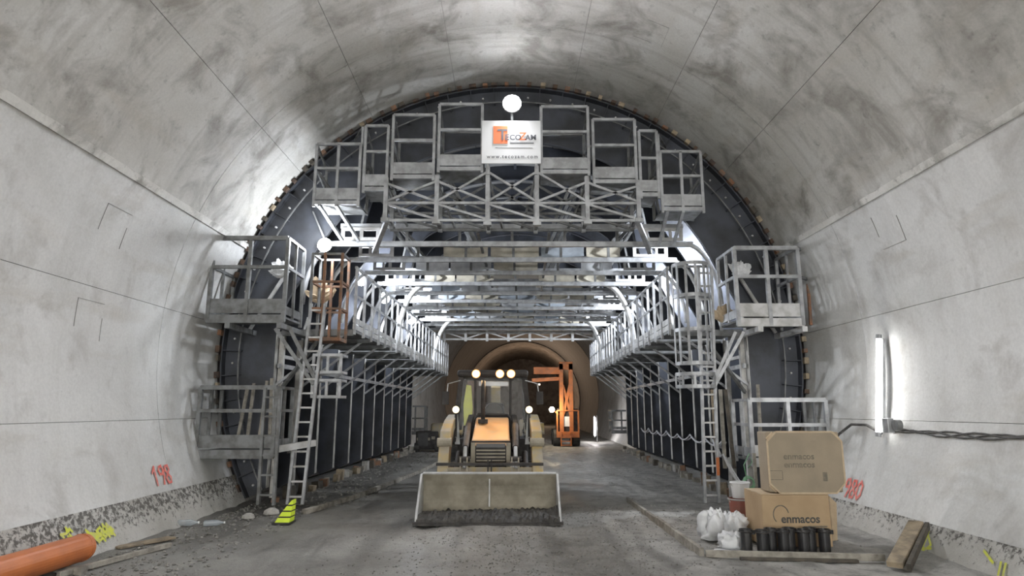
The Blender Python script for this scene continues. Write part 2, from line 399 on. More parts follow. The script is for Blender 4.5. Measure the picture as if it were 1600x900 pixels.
# ------------------------------------------------------------------ cross ties between the ribs
for k, y in enumerate(YR):
    x0 = xo(y); yy = y + .16
    where = ('nearest the sign board' if k == 0 else 'at the far mouth of the formwork' if k == 11 else '%s back from the sign board' % ORD[k])
    o = root('cross_tie', (x0, yy, 5.4), 'double-chord steel cross tie spanning the formwork, ' + where, 'beam', 'cross ties spanning the formwork')
    BAR((x0-3.75, yy, 5.80), (x0+3.75, yy, 5.80), .09, .10).part('top_chord', m_galv, o)
    BAR((x0-3.95, yy, 5.40), (x0+3.95, yy, 5.40), .09, .11).part('bottom_chord', m_galv, o)
    for i in range(-2, 3): BAR((x0+i*1.15, yy, 5.42), (x0+i*1.15, yy, 5.80), .06).part('spacer', m_galvd, o)
    for s in (-1, 1):
        m = MB(); xa = x0 + s * 3.3                                  # end bracket: plate frame with two openings
        for (u0, u1, z0, z1) in ((-.42,.42,5.46,5.53), (-.42,.42,5.68,5.75), (-.42,-.34,5.53,5.68), (.34,.42,5.53,5.68), (-.06,.02,5.53,5.68), (.12,.18,5.53,5.68)):
            m.box(xa + s*u0, xa + s*u1, yy - .09, yy - .05, z0, z1)
        m.part('end_bracket', m_pale, o)
        pts = [(x0 + s*(3.75 + .75*math.sin(t)), yy, 5.42 - 1.35*(1 - math.cos(t))) for t in [i * math.pi / 16 for i in range(9)]]
        MB().tube(pts, .055, 8).part('corner_tube', m_pale if k else m_galv, o, smooth=True)
        p = pt(y, 90 - s*20, 4.9); BAR((x0 + s*.9, yy, 5.85), (p.x, yy, p.z), .07).part('prop', m_galvd, o)
        p = pt(y, 90 - s*40, 4.9); BAR((x0 + s*2.4, yy, 5.85), (p.x, yy, p.z), .07).part('prop', m_galvd, o)
        p = pt(y, 90 - s*40, 4.9); BAR((x0 + s*3.3, yy, 5.85), (p.x, yy, p.z), .05).part('brace', m_galvd, o)
rs = random.Random(21)
for k in range(1, 11):                                               # sagging sheets hung in the ties
    y = YR[k]; x0 = xo(y); tie = [q for q in C.objects if q.name.startswith('cross_tie') and abs(q.location.y - y - .16) < .01][0]
    for xa, xb in ((-2.62, -1.75), (-1.70, -.62), (-.55, .62), (.68, 1.72), (1.78, 2.6)):
        if rs.random() < (.45 if k < 3 else .12): continue
        m = MB(); nx = 8; mid = rs.uniform(.25, .75); sg = rs.uniform(.02, .12)
        for i in range(nx + 1):
            u = i / nx; s_ = math.sin(math.pi*u); xx = x0 + xa + (xb - xa)*u
            for z, dy in ((5.75 - .05*s_*mid, .02), (5.60, .05 + .06*s_), (5.46 - sg*s_*.4 + .10*abs(u - mid), .02 - .05*s_)):
                m.v.append((xx, y + .22 + dy, z)); m.v.append((xx, y + .228 + dy, z))
        for i in range(nx):
            o_, p_ = 6*i, 6*i + 6
            for j in (0, 2): m.f += [(o_+j, p_+j, p_+j+2, o_+j+2), (o_+j+1, o_+j+3, p_+j+3, p_+j+1)]
        m.part('infill_sheet', rs.choice([m_cream, m_cream, m_blue, m_bag]), tie, smooth=True)
for x, z, w_, lb in ((-2.75, 5.95, .07, 'beside the inner flood lamps'), (-.75, 5.62, .06, 'on the lamp side of the centre line'), (.80, 5.62, .06, 'on the caged ladder side of the centre line'), (2.75, 5.95, .07, 'nearest the caged ladder')):
    BAR((x + xo(13.3), 13.3, z), (x + xo(30.1), 30.1, z), w_).thing('longitudinal_bar', m_galvd, 'long steel bar over the cross ties, ' + lb, 'bar', 'long bars over the cross ties')
for k, wn in ((3, 'nearer'), (8, 'farther')):
    for s, side in ((-1, 'flood lamp side'), (1, 'caged ladder side')):
        y = YR[k] + .4; x0 = xo(y)
        pts = [(x0 + s*(2.55 + .85*math.sin(t)), y, 5.45 - 1.9*(1 - math.cos(t))) for t in [i * math.pi / 20 for i in range(11)]]
        MB().tube(pts, .075, 10).thing('knee_tube', m_pale, 'curved pale steel knee tube, the %s one over the catwalk on the %s' % (wn, side), 'tube', 'knee tubes over the catwalks', smooth=True)
# ------------------------------------------------------------------ catwalks inside the formwork
def catwalk(s, label):
    o = root('catwalk', (xo(13.4) + s*3.4, 13.4, 3.5), label, 'catwalk', 'catwalks inside the formwork')
    xi, xe = 3.35, 4.85
    def P(u, y, z): return (xo(y) + s*u, y, z)
    for k in range(11):
        ya, yb = YR[k] + .02, YR[k+1] - .02
        m = MB(); m.prism([P(xi, ya, 3.46), P(xe, ya, 3.46), P(xe, yb, 3.46), P(xi, yb, 3.46)], (0,0,.05)); m.part('deck_panel', m_galvd, o)
        for z0 in (3.52, 3.66):
            BAR(P(xi, ya, z0 + .055), P(xi, yb, z0 + .055), .03, .11).part('toe_board', m_pale, o)
        BAR(P(xi, ya, 4.85), P(xi, yb, 4.85), .05).part('top_rail', m_galv, o)
        BAR(P(xi, ya, 4.25), P(xi, yb, 4.25), .04).part('mid_rail', m_galv, o)
    for k in range(23):
        y = 13.45 + .75 * k
        BAR(P(xi - .02, y, 3.4), P(xi - .02, y, 4.85), .055).part('post', m_galv, o)
    for k in range(12):
        y = YR[k] + .05
        BAR(P(xi, y, 3.42), P(xe + .1, y, 3.42), .07, .09).part('deck_beam', m_galvd, o)
        BAR(P(3.55, y, 3.40), P(4.92, y, 2.35), .05).part('knee_brace', m_galv, o)
    BAR(P(4.86, 13.4, 2.75), P(4.86, 29.9, 2.75), .05, .09).part('stringer', m_galv, o)
catwalk(-1, 'railed grey steel catwalk under the row of inner flood lamps'); catwalk(1, 'railed grey steel catwalk behind the caged ladder')
# ------------------------------------------------------------------ front lattice girder
o = root('lattice_girder', (.07, 12.3, 5.5), 'grey steel lattice girder hanging under the sign board', 'girder')
nodes = [(-2.47, 6.45, 5.60), (-1.45, 6.50, 5.55), (-.43, 6.70, 5.52), (.56, 6.70, 5.52), (1.57, 6.48, 5.55), (2.60, 6.40, 5.60)]
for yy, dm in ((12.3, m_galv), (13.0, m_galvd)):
    for z in (5.56, 5.92):
        BAR((-2.5, yy, z), (2.63, yy, z), .05).part('chord', dm, o)
    for (x, zt, zb) in nodes:
        BAR((x, yy, zb - .03), (x, yy, zt), .085).part('post', m_galv, o)
        if yy < 12.5: MB().box(x-.08, x+.08, yy-.06, yy+.06, zb-.07, zb).part('foot_plate', m_galv, o)
    for i in range(5):
        a, b = nodes[i], nodes[i+1]
        s = i % 2 == 0
        p, q = (a, b)
        BAR((p[0], yy, 5.90), (q[0], yy, 5.58), .045).part('diagonal', dm, o)
        BAR((p[0], yy, p[1]-.12), (q[0], yy, 5.95), .045).part('diagonal', dm, o)
        BAR((p[0], yy, 5.95), (q[0], yy, q[1]-.12), .045).part('diagonal', dm, o)
for (x, zt, zb) in nodes:
    BAR((x, 12.3, zb + .05), (x, 13.25, zb + .05), .06).part('cross_bar', m_galvd, o)
    BAR((x, 12.3, zt), (x, 13.25, zt), .05).part('cross_bar', m_galvd, o)
    BAR((x, 12.32, zt - .15), (x + (.3 if x < 0 else -.3), 13.2, zb + .1), .04).part('diagonal', m_galvd, o)
for s in (-1, 1): BAR((s*2.5 + .07, 12.35, 5.6), (s*2.95 + .07, 13.3, 5.15), .09).part('bracket', m_galv, o)
# ------------------------------------------------------------------ guard-railed baskets stepping up the arch
def basket(x0, x1, zt, zm, zb, label, extra=0):
    o = root('guardrail_basket', ((x0+x1)/2, 12.3, zb), label, 'guardrail', 'railed baskets along the arch')
    ya, yb = 12.3, 13.05; w_ = .055
    B(x0, x1, ya, yb, zb, zb + .04).part('deck', m_galvd, o)
    for x in (x0, x1):
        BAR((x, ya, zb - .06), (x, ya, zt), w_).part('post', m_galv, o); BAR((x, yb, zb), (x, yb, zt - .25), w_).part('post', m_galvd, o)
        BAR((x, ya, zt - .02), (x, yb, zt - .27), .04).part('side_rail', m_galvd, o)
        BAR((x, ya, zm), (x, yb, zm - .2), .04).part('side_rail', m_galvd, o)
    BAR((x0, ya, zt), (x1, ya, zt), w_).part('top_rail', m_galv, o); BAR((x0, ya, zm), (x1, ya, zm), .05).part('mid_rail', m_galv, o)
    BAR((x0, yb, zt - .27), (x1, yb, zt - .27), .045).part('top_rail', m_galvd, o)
    B(x0, x1, ya - .01, ya + .02, zb + .09, zb + .33).part('toe_board', m_galv, o); B(x0, x1, ya - .03, ya + .03, zb - .02, zb + .06).part('deck_edge', m_galv, o)
    if extra:
        xm = x0 + (x1 - x0) * .5; BAR((xm, ya, zb - .06), (xm, ya, zt), w_).part('post', m_galv, o)
        xe = x0 if extra < 0 else x1; xf = x1 if extra < 0 else x0
        BAR((xe, ya + .02, zm), (xm, yb, zb + .1), .035).part('brace', m_galvd, o)
        BAR((xf, ya + .1, zt), (xf, ya + .1, zt + .42), .045).part('post', m_galv, o); BAR((xf, ya + .1, zt + .42), (xf - .32 * (1 if extra < 0 else -1), yb, zt + .42), .04).part('top_rail', m_galvd, o)
        for d in (.12, .5): BAR((x0 + (x1-x0)*d, ya, zb - .02), (x0 + (x1-x0)*(d + .28*(1 if extra < 0 else -1) + (0 if extra < 0 else .3)), yb + .2, zb - .5), .06).part('bracket', m_galv, o)
L = 'grey guardrail basket on the arch, '
basket(-3.91, -3.02, 7.17, 6.65, 5.90, L + 'lowest one on the orange pipe side', -1)
basket(-2.93, -2.47, 7.57, 7.01, 6.19, L + 'narrow one on the orange pipe side')
basket(-2.37, -1.53, 7.81, 7.26, 6.45, L + 'second one to the left of the sign board')
basket(-1.43, -.55, 8.05, 7.49, 6.62, L + 'just left of the sign board')
basket(.66, 1.62, 8.00, 7.45, 6.56, L + 'just right of the sign board')
basket(1.72, 2.58, 7.72, 7.16, 6.36, L + 'second one to the right of the sign board')
basket(2.66, 3.02, 7.47, 6.88, 6.08, L + 'narrow one on the tube lamp side')
basket(3.08, 3.90, 7.02, 6.50, 5.78, L + 'lowest one on the tube lamp side', 1)
# ------------------------------------------------------------------ sign board and flood lamp over it
o = root('sign_board', (.045, 12.2, 6.72), 'white company sign board with orange and grey lettering under the big flood lamp', 'sign')
B(-.55, .64, 12.19, 12.22, 6.72, 7.64).part('panel', m_white, o)
B(-.32, -.03, 12.182, 12.19, 7.14, 7.52).part('logo_square', m_lor, o)
for (s, sz, x, z, mt) in (('T', .33, -.235, 7.22, m_lgrey), ('E', .17, -.085, 7.22, m_lgrey), ('CO', .155, .01, 7.22, m_lgrey), ('Z', .23, .205, 7.22, m_lor), ('AM', .155, .33, 7.22, m_lgrey)):
    text(s, sz, mt, 'lettering', o, (x, 12.178, z), off=.005)
text('www.tecozam.com', .105, m_lgrey, 'lettering', o, (-.45, 12.187, 6.83), space=1.32, sx=.98, off=.002)
B(.02, .50, 12.187, 12.19, 7.145, 7.165).part('tagline_strip', m_lgrey, o); B(-.28, .48, 12.187, 12.19, 7.05, 7.057).part('rule_line', m_lgrey, o)
for x in (-.43, .55): BAR((x, 12.24, 6.5), (x, 12.24, 7.6), .05).part('bracket', m_galv, o)
o = root('flood_lamp', (.06, 12.3, 7.7), 'dazzling round white flood lamp above the sign board', 'lamp')
BAR((.06, 12.34, 7.6), (.06, 12.34, 7.95), .05).part('stem', m_galvd, o)
MB().lathe([(.06, .16), (.15, .12), (.20, .0), (.20, -.03)], (.06, 12.3, 8.06), 24, Matrix.Rotation(R_(90), 3, 'X') @ Matrix.Scale(-1, 3, (0,0,1))).part('housing', m_dst, o, smooth=False)
MB().lathe([(.185, .0), (.16, .03), (.08, .045)], (.06, 12.26, 8.06), 24, Matrix.Rotation(R_(90), 3, 'X')).part('lens', e_flood, o)
light('flood_light', 'SPOT', (.06, 12.1, 8.04), P_FLOOD, (.96, .96, 1), o, .14, (R_(52), 0, R_(180)), 156, 1.0)
# inner flood lamps
for i, (s, y, z) in enumerate(((-1, 13.2, 5.28), (-1, 17.2, 5.32), (-1, 20.2, 5.32), (-1, 25.0, 5.3), (1, 14.35, 5.55), (1, 17.6, 5.3), (1, 21.5, 5.3), (1, 26, 5.3))):
    x = xo(y) + (s * 3.98 if i == 0 else s * (4.2 if s < 0 else 4.75 if i == 4 else 4.55))
    names = {-1: ['nearest', 'second', 'third', 'farthest'], 1: ['nearest', 'second', 'third', 'farthest']}[s][i % 4]
    o = root('flood_lamp', (x, y, z), 'white flood lamp inside the formwork over the %s catwalk, %s of its row' % ('left' if s < 0 else 'right', names), 'lamp', 'flood lamps inside the formwork')
    B(x - .09, x + .09, y - .02, y + .06, z - .09, z + .09).part('housing', m_dst, o)
    MB().lathe([(.15, 0), (.12, .04), (.07, .06)], (x, y - .02, z), 16, Matrix.Rotation(R_(90), 3, 'X')).part('lens', e_inner, o)
    BAR((x, y + .02, z + .1), (x + s*.3, y + .02, z + .75), .03).part('bracket', m_galvd, o)
    light('lamp_light', 'POINT', (x - s*.05, y - .28, z + .05), P_INNER * (.22 if i == 0 else 1), (.88, .93, 1), o, .09)
# ------------------------------------------------------------------ side platforms
def platform(label, x0, x1, y0, y1, zd, zt, zm, mt, toe, nposts=3, toeM=None, beams=True):
    o = root('side_platform', ((x0+x1)/2, y0, zd), label, 'platform', 'side platforms on the formwork front')
    B(x0, x1, y0, y1, zd - .04, zd).part('deck', m_galvd, o)
    B(x0 - .02, x1 + .02, y0 - .03, y0 + .03, zd - .14, zd + .02).part('deck_edge', toeM or mt, o)
    B(x0, x1, y0 - .015, y0 + .015, zd + .05, zd + .05 + toe).part('toe_board', toeM or mt, o)
    for i in range(nposts):
        x = x0 + (x1 - x0) * i / (nposts - 1); BAR((x, y0, zd - .12), (x, y0, zt), .07).part('post', mt, o)
    for x in (x0, x1):
        BAR((x, y1, zd - .1), (x, y1, zt), .06).part('post', mt, o); BAR((x, (y0+y1)/2, zd), (x, (y0+y1)/2, zt), .05).part('post', mt, o)
        for z in (zt, zm): BAR((x, y0, z), (x, y1, z), .055).part('side_rail', mt, o)
        B(x - .012, x + .012, y0, y1, zd + .04, zd + .2).part('toe_board', mt, o)
    BAR((x0, y0, zt), (x1, y0, zt), .08).part('top_rail', mt, o); BAR((x0, y0, zm), (x1, y0, zm), .065).part('mid_rail', mt, o)
    if beams:
        for x in (x0 + (x1-x0)*.3, x1 - (x1-x0)*.02): BAR((x, y0 - .12, zd - .2), (x, y1 + .6, zd - .2), .10).part('bearer', toeM or mt, o)
    return o
o = platform('dark grey upper platform with tall rails high on the orange pipe side', -5.78, -4.33, 12.2, 13.2, 3.62, 5.16, 4.58, m_galvd, .28)
for d in (0, .28): BAR((-4.6 + d, 12.55, 3.42), (-3.85 + d*.3, 12.75, 2.34), .07).part('strut', m_galvd, o)
o = platform('pale grey upper platform with tall rails high on the tube lamp side', 4.42, 5.66, 12.2, 13.2, 3.56, 4.97, 4.40, m_galv, .26, toeM=m_pale)
for d in (0, .16): BAR((4.64 - d, 12.55, 3.36), (4.05 - d*.3, 12.75, 2.28), .06).part('strut', m_galv, o)
BAR((5.66, 12.2, 4.97), (6.02, 12.6, 4.99), .06).part('top_rail', m_galv, o); BAR((6.0, 12.6, 3.5), (6.02, 12.6, 4.99), .05).part('post', m_rust, o); BAR((5.66, 12.2, 4.4), (6.02, 12.6, 4.42), .05).part('mid_rail', m_galvd, o)
o = platform('dark grey lower platform with toe board beside the short ladder', -5.78, -4.36, 12.2, 13.1, 1.10, 2.26, 1.83, m_galvd, .24, 2, beams=False)
BAR((-4.35, 12.25, 1.12), (-3.75, 12.75, 1.22), .10, .12).part('strut', m_pale, o)
o = platform('pale grey lower platform behind the cardboard boxes', 4.52, 5.95, 12.2, 13.1, .95, 2.03, 1.57, m_galv, .2, 3, toeM=m_pale, beams=False)
for i, (x, a) in enumerate(((-5.35, .1), (-5.15, .02), (-4.92, .05), (-4.7, -.08))):
    BAR((x, 12.95, 1.12), (x + a, 13.05, 2.32 + .05*i), .06, .04).thing('leaning_batten', m_woodg, 'grey timber batten leaning inside the dark lower platform, %s from the wall' % ORD[i], 'batten', 'battens in the dark lower platform')
for i, (x, a) in enumerate(((4.08, .06), (4.22, .08), (4.4, .0))):
    BAR((x, 12.9, .72), (x + a, 13.15, 2.25), .07, .04).thing('leaning_batten', (m_wood, m_woodg, m_woodd)[i], '%s timber batten leaning beside the pale lower platform' % ('tan', 'grey', 'dark')[i], 'batten')
BAR((5.0, 13.02, .97), (5.05, 13.1, 2.35), .06, .04).thing('leaning_batten', m_woodg, 'grey timber batten leaning inside the pale lower platform', 'batten')
# small platforms at the far mouth
platform('small railed platform at the far mouth of the formwork, yellow generator side', -4.80, -3.9, 30.4, 31.2, .85, 2.0, 1.45, m_galvd, .12, 3, beams=False)
platform('small railed platform at the far mouth of the formwork, caged ladder side', 4.8, 5.7, 30.4, 31.2, .9, 1.8, 1.36, m_galvd, .12, 3, beams=False)
# far lattice girder
y = 29.85; x0 = xo(y)
o = root('lattice_girder', (x0, y, 5.3), 'small pale lattice girder at the far mouth of the formwork', 'girder')
for z in (5.08, 5.42): BAR((x0-3.6, y, z), (x0+3.6, y, z), .08).part('chord', m_pale, o)
for i in range(8):
    x = x0 - 3.5 + i; BAR((x, y, 4.98), (x, y, 5.62), .12).part('post', m_pale, o)
    if i < 7: BAR((x, y, 5.1 if i % 2 else 5.42), (x+1, y, 5.42 if i % 2 else 5.1), .06).part('diagonal', m_pale, o)
# ------------------------------------------------------------------ ladders and cages
def ladder(label, pb, pt_, w_, mt, n, xdir=(1,0,0), feet=None):
    pb, pt_, X = Vector(pb), Vector(pt_), Vector(xdir) * w_ / 2
    o = root('ladder', pb, label, 'ladder')
    for s in (-1, 1): BAR(pb + X*s, pt_ + X*s, .05, .07, up=(0,1,0)).part('stile', mt, o)
    for i in range(n):
        p = pb + (pt_ - pb) * (i + .5) / n; BAR(p - X, p + X, .035).part('rung', m_pale if mt is m_galv else mt, o)
    return o
ladder('long grey ladder leaning up beside the rusty cage', (-4.02, 12.6, .10), (-3.84, 12.75, 3.95), .28, m_galv, 14)
ladder('short grey ladder hanging from the dark lower platform', (-4.40, 12.15, .15), (-4.42, 12.15, 2.25), .28, m_galvd, 6)
lr = ladder('grey ladder leading up into the caged ladder hoops', (3.85, 12.65, .12), (3.97, 12.65, 4.7), .26, m_galv, 17)
BAR((3.985, 12.6, .62), (3.99, 12.6, .95), .055, .02, up=(0,1,0)).part('orange_sleeve', m_orange, lr)
def cage(label, cx, cy, r, z0, z1, hoops, straps, mt, low=()):
    o = root('ladder_cage', (cx, cy, z0), label, 'cage')
    def hoop(z): return [(cx + r*math.cos(t), cy - .02 + r*1.1*math.sin(t), z) for t in [math.pi + i*math.pi/14 for i in range(15)]]
    for z in hoops:
        m = MB()
        h = hoop(z)
        for a, b in zip(h, h[1:]): m.bar(a, b, .012, .07)
        m.part('hoop', mt, o); BAR(h[0], h[-1], .04, .05).part('back_bar', mt, o)
    for i in range(straps):
        t = math.pi + i*math.pi/(straps - 1); p = (cx + r*math.cos(t), cy - .02 + r*1.1*math.sin(t))
        BAR((*p, z0), (*p, z1), .05, .02, up=(math.cos(t), math.sin(t), 0)).part('strap', mt, o)
    return o
cage('grey hooped ladder cage standing before the right catwalk', 3.68, 12.75, .36, 2.72, 4.74, (2.74, 3.40, 4.08, 4.72), 7, m_galv)
cage('short grey hooped cage frame under the tall ladder cage', 3.68, 12.75, .38, 2.27, 2.55, (2.29, 2.53), 6, m_galv)
o = root('access_cage', (-3.7, 12.9, 3.2), 'rusty brown square cage around the ladder top by the dark upper platform', 'cage')
for x in (-4.0, -3.75, -3.4):
    for y in (12.75, 13.3): BAR((x, y, 3.22), (x, y, 5.0), .05).part('post', m_rust if x > -3.9 else m_galvd, o)
for z in (3.25, 3.85, 4.4, 4.98):
    for y in (12.75, 13.3): BAR((-4.02, y, z), (-3.38, y, z), .045).part('rail', m_rust if z < 4.5 else m_galvd, o)
    for x in (-4.0, -3.4): BAR((x, 12.75, z), (x, 13.3, z), .045).part('rail', m_rust if z < 4.5 else m_galvd, o)
B(-4.02, -3.38, 12.75, 13.3, 3.2, 3.24).part('deck', m_rust, o)
for (z0, z1, lb) in ((2.58, 2.92, 'upper'), (2.10, 2.42, 'lower')):
    o = root('hoop_frame', (-3.65, 12.9, z0), '%s small grey rail frame projecting beside the long ladder' % lb, 'frame')
    for z in (z0, z1):
        for y in (12.8, 13.25): BAR((-3.9, y, z), (-3.32, y, z), .055).part('rail', m_galv, o)
        BAR((-3.34, 12.8, z), (-3.34, 13.25, z), .045).part('rail', m_galv, o)
    for x in (-3.88, -3.6, -3.34): BAR((x, 12.8, z0), (x, 12.8, z1), .05).part('post', m_galv, o)
BAR((4.28, 12.85, .1), (4.42, 13.2, .9), .06).thing('prop_bar', m_pale, 'slanting pale steel prop behind the white pail', 'prop')
for s, lab in ((-1, 'left'), (1, 'right')):
    for i, yy in enumerate((13.55, 14.6)):
        u = 4.86
        BAR((xo(yy) + s*u, yy, .1), (xo(yy) + s*u, yy, 3.4), .10).thing('steel_post', m_post, '%s dusty steel post standing at the %s front of the formwork' % (('nearer', 'farther')[i], lab), 'post')
# timber packing under the ribs
for s, lab in ((-1, 'left'), (1, 'right')):
    for k in range(34):
        y = 13.5 + .49 * k + random.uniform(-.1, .1); u = 4.72 + random.uniform(-.1, .12)
        h = random.uniform(.12, .30); w_ = random.uniform(.12, .2)
        Mx = Matrix.Translation((xo(y) + s*u, y, -.02)) @ Matrix.Rotation(random.uniform(-.5, .5), 4, 'Z') @ Matrix.Rotation(random.uniform(-.12, .12), 4, 'Y')
        mt, look = random.choice([(m_wood, 'tan timber'), (m_woodg, 'grey timber'), (m_woodg, 'grey timber'), (m_rust, 'rusty steel'), (m_stonep, 'pale concrete'), (m_woodd, 'dark timber')])
        B(-w_/2, w_/2, -w_/2, w_/2, 0, h, M=Mx).thing('packing_block', mt, '%s packing block under the %s formwork ribs, %s from the front' % (look, lab, ORD[k]), 'block', 'packing blocks under the %s ribs' % lab)

# crumpled sheeting and struts around the front rib
def bundle(x, y, z, s, seed, mt, lab):
    m = MB(); nu, nv = 20, 12
    for j in range(nv + 1):
        th = math.pi*j/nv
        for i in range(nu):
            ph = 2*math.pi*i/nu; d = Vector((math.sin(th)*math.cos(ph), math.sin(th)*math.sin(ph), -math.cos(th)))
            k = 1 + .7*noise.noise(d*2.3 + Vector((seed,)*3)) + .4*noise.noise(d*6 + Vector((seed,)*3))
            m.v.append((x + d.x*s*k*1.1, y + d.y*s*.6*k, z + (d.z + .9)*s*k*.9))
    m.f = [(j*nu+i, j*nu+(i+1) % nu, (j+1)*nu+(i+1) % nu, (j+1)*nu+i) for j in range(nv) for i in range(nu)]
    return m.thing('sheeting_bundle', mt, lab, 'sheeting')
bundle(-4.75, 13.05, 4.55, .17, 1.2, m_bag, 'crumpled white sheeting stuffed behind the dark upper platform rail')
bundle(-4.05, 13.5, 4.1, .22, 3.4, m_cardin, 'crumpled tan sheeting behind the rusty cage')
bundle(4.85, 13.05, 4.55, .17, 5.2, m_bag, 'crumpled white sheeting stuffed behind the pale upper platform rail')
bundle(4.45, 13.1, 3.62, .16, 8.8, m_cardin, 'crumpled tan sheeting on the deck of the pale upper platform')
for s, lab in ((-1, 'left'), (1, 'right')):
    BAR((.07 + s*5.5, 13.28, 3.42), (.07 + s*4.75, 13.28, 4.75), .06).thing('diagonal_strut', m_pale, 'pale steel strut slanting behind the %s upper platform' % lab, 'strut')
    BAR((.07 + s*4.86, 13.5, 2.95), (.10 + s*4.86, 14.6, 2.95), .07).thing('tie_strut', m_pale, 'short pale strut joining the two %s front posts' % lab, 'strut')
    BAR((.07 + s*4.86, 13.5, 2.2), (.07 + s*3.9, 12.8, 3.2), .06).thing('diagonal_strut', m_galvd, 'grey strut rising from the %s front post to the platform' % lab, 'strut')
# ------------------------------------------------------------------ backhoe loader
cx = -.335
e_glare = emit('lamp_glare_glow', (1,.36,.10), 2.5)  # emissive ring imitating orange glare around the roof lamps
o = root('backhoe_loader', (cx, 11.0, 0), 'muddy yellow backhoe loader facing the viewer with roof lamps lit', 'loader')
def arc(pts):                                                        # smooth a profile with a few Chaikin rounds
    for _ in range(2):
        q = [pts[0]]
        for a, b in zip(pts, pts[1:]): q += [tuple(a[i]*.75 + b[i]*.25 for i in (0,1)), tuple(a[i]*.25 + b[i]*.75 for i in (0,1))]
        pts = q + [pts[-1]]
    return pts
hw = 1.16
prof = arc([(10.92,.05), (11.30,.05), (11.66,.06), (11.74,.42), (11.58,.74)])
m = MB(); n = len(prof)
for x in (cx-hw, cx+hw):
    for d in (0, .03):
        for (y, z) in prof: m.v.append((x, y + d*.8, z - d*.5))
m.f = [(i, i+1, 2*n+i+1, 2*n+i) for i in range(n-1)] + [(n+i, 3*n+i, 3*n+i+1, n+i+1) for i in range(n-1)] + [(0, 2*n, 3*n, n), (n-1, 2*n-1, 4*n-1, 3*n-1)]
bk = m.part('bucket', m_mudst, o, smooth=False)
for s in (-1, 1):
    x = cx + s*hw
    MB().prism([(x, 10.92, .05), (x, 11.66, .04), (x, 11.76, .40), (x, 11.62, .75), (x, 11.50, .75), (x, 10.98, .16)], (s*.035, 0, 0)).part('side_plate', m_pale, bk)
B(cx-hw-.06, cx+hw+.06, 10.86, 11.02, .02, .06).part('cutting_edge', m_dst, bk)
MB().cyl((cx-hw, 11.60, .755), (cx+hw, 11.60, .755), .025, 8).part('top_lip', m_pale, bk)
B(cx-.012, cx+.012, 11.57, 11.62, .2, .66).part('weld_rib', m_pale, bk)
BAR((cx-.95, 11.72, .90), (cx+.95, 11.72, .90), .05).part('guard_bar', m_dst, bk)
for s in (-1, 1): B(cx+s*.03-.012, cx+s*.03+.012, 11.6, 11.64, .7, .98).part('bolt_tab', m_dst, bk)
for s in (-1, 1):
    x = cx + s*.86 - .10
    MB().prism([(x, 11.74, .28), (x, 11.95, .20), (x, 12.35, .62), (x, 12.6, 1.10), (x, 13.2, 1.42), (x, 14.0, 1.58), (x, 14.0, 1.75), (x, 13.1, 1.64), (x, 12.35, 1.45), (x, 12.1, 1.05), (x, 11.76, .52)], (.20, 0, 0)).part('loader_arm', m_lyel, o, bevel=.02)
    MB().cyl((x-.03, 12.22, 1.25), (x+.23, 12.22, 1.25), .085, 14).part('pivot_pin', m_mudst, o)
    MB().cyl((x-.03, 11.9, .36), (x+.23, 11.9, .36), .07, 14).part('pivot_pin', m_mudst, o)
    xl = cx + s*.46
    MB().cyl((xl, 11.85, .82), (xl, 12.05, 1.18), .035, 10).part('ram_rod', m_pale, o)
    MB().cyl((xl, 12.05, 1.16), (xl, 12.9, 1.55), .06, 12).part('ram_cylinder', m_dst, o)
    for d in (-.07, .05): BAR((xl + d, 11.78, .52), (xl + d, 11.88, 1.0), .025, .08, up=(0,1,0)).part('tilt_link', m_mudst, o)
    MB().cyl((xl-.1, 11.88, .98), (xl+.1, 11.88, .98), .045, 10).part('pivot_pin', m_dst, o)
    MB().cyl((cx + s*.66, 12.1, .55), (cx + s*.66, 13.2, 1.0), .055, 12).part('lift_ram', m_dst, o)
B(cx-.85, cx+.85, 11.98, 12.06, .72, .82).part('cross_tube', m_lyel, o)
# wheels
def wheel(x, y, r, wd, nm):
    Mr = Matrix.Rotation(R_(90), 3, 'Y')
    t = MB().lathe([(r*.55, -wd*.5), (r*.85, -wd*.5), (r*.96, -wd*.40), (r, -wd*.25), (r, wd*.25), (r*.96, wd*.40), (r*.85, wd*.5), (r*.55, wd*.5)], (x, y, r - .02), 32, Mr).part(nm, m_rubber, o, smooth=True)
    MB().lathe([(r*.56, -wd*.35), (r*.5, -wd*.1), (r*.2, -wd*.1), (r*.2, wd*.1), (r*.5, wd*.1), (r*.56, wd*.35)], (x, y, r - .02), 20, Mr).part('rim', m_lyel, t)
    m = MB()
    for k in range(20):
        a = 2*math.pi*k/20
        for s in (-1, 1):
            c_ = Vector((x, y + r*math.cos(a + s*.08), r - .02 + r*math.sin(a + s*.08)))
            m.bar(c_ + Vector((s*.02, 0, 0)), c_ + Vector((s*wd*.46, -.06*math.sin(a), .06*math.cos(a))), .05, .05, up=(0, math.cos(a), math.sin(a)))
    m.part('tread_lugs', m_rubber, t)
for s in (-1, 1): wheel(cx + s*.70, 13.05, .43, .30, 'front_tyre'); wheel(cx + s*.86, 15.1, .70, .44, 'rear_tyre')
B(cx-.6, cx+.6, 12.95, 13.15, .34, .5).part('front_axle', m_dst, o, bevel=.02)
B(cx-.34, cx+.34, 12.3, 16.2, .42, .95).part('chassis', m_dst, o, bevel=.02)
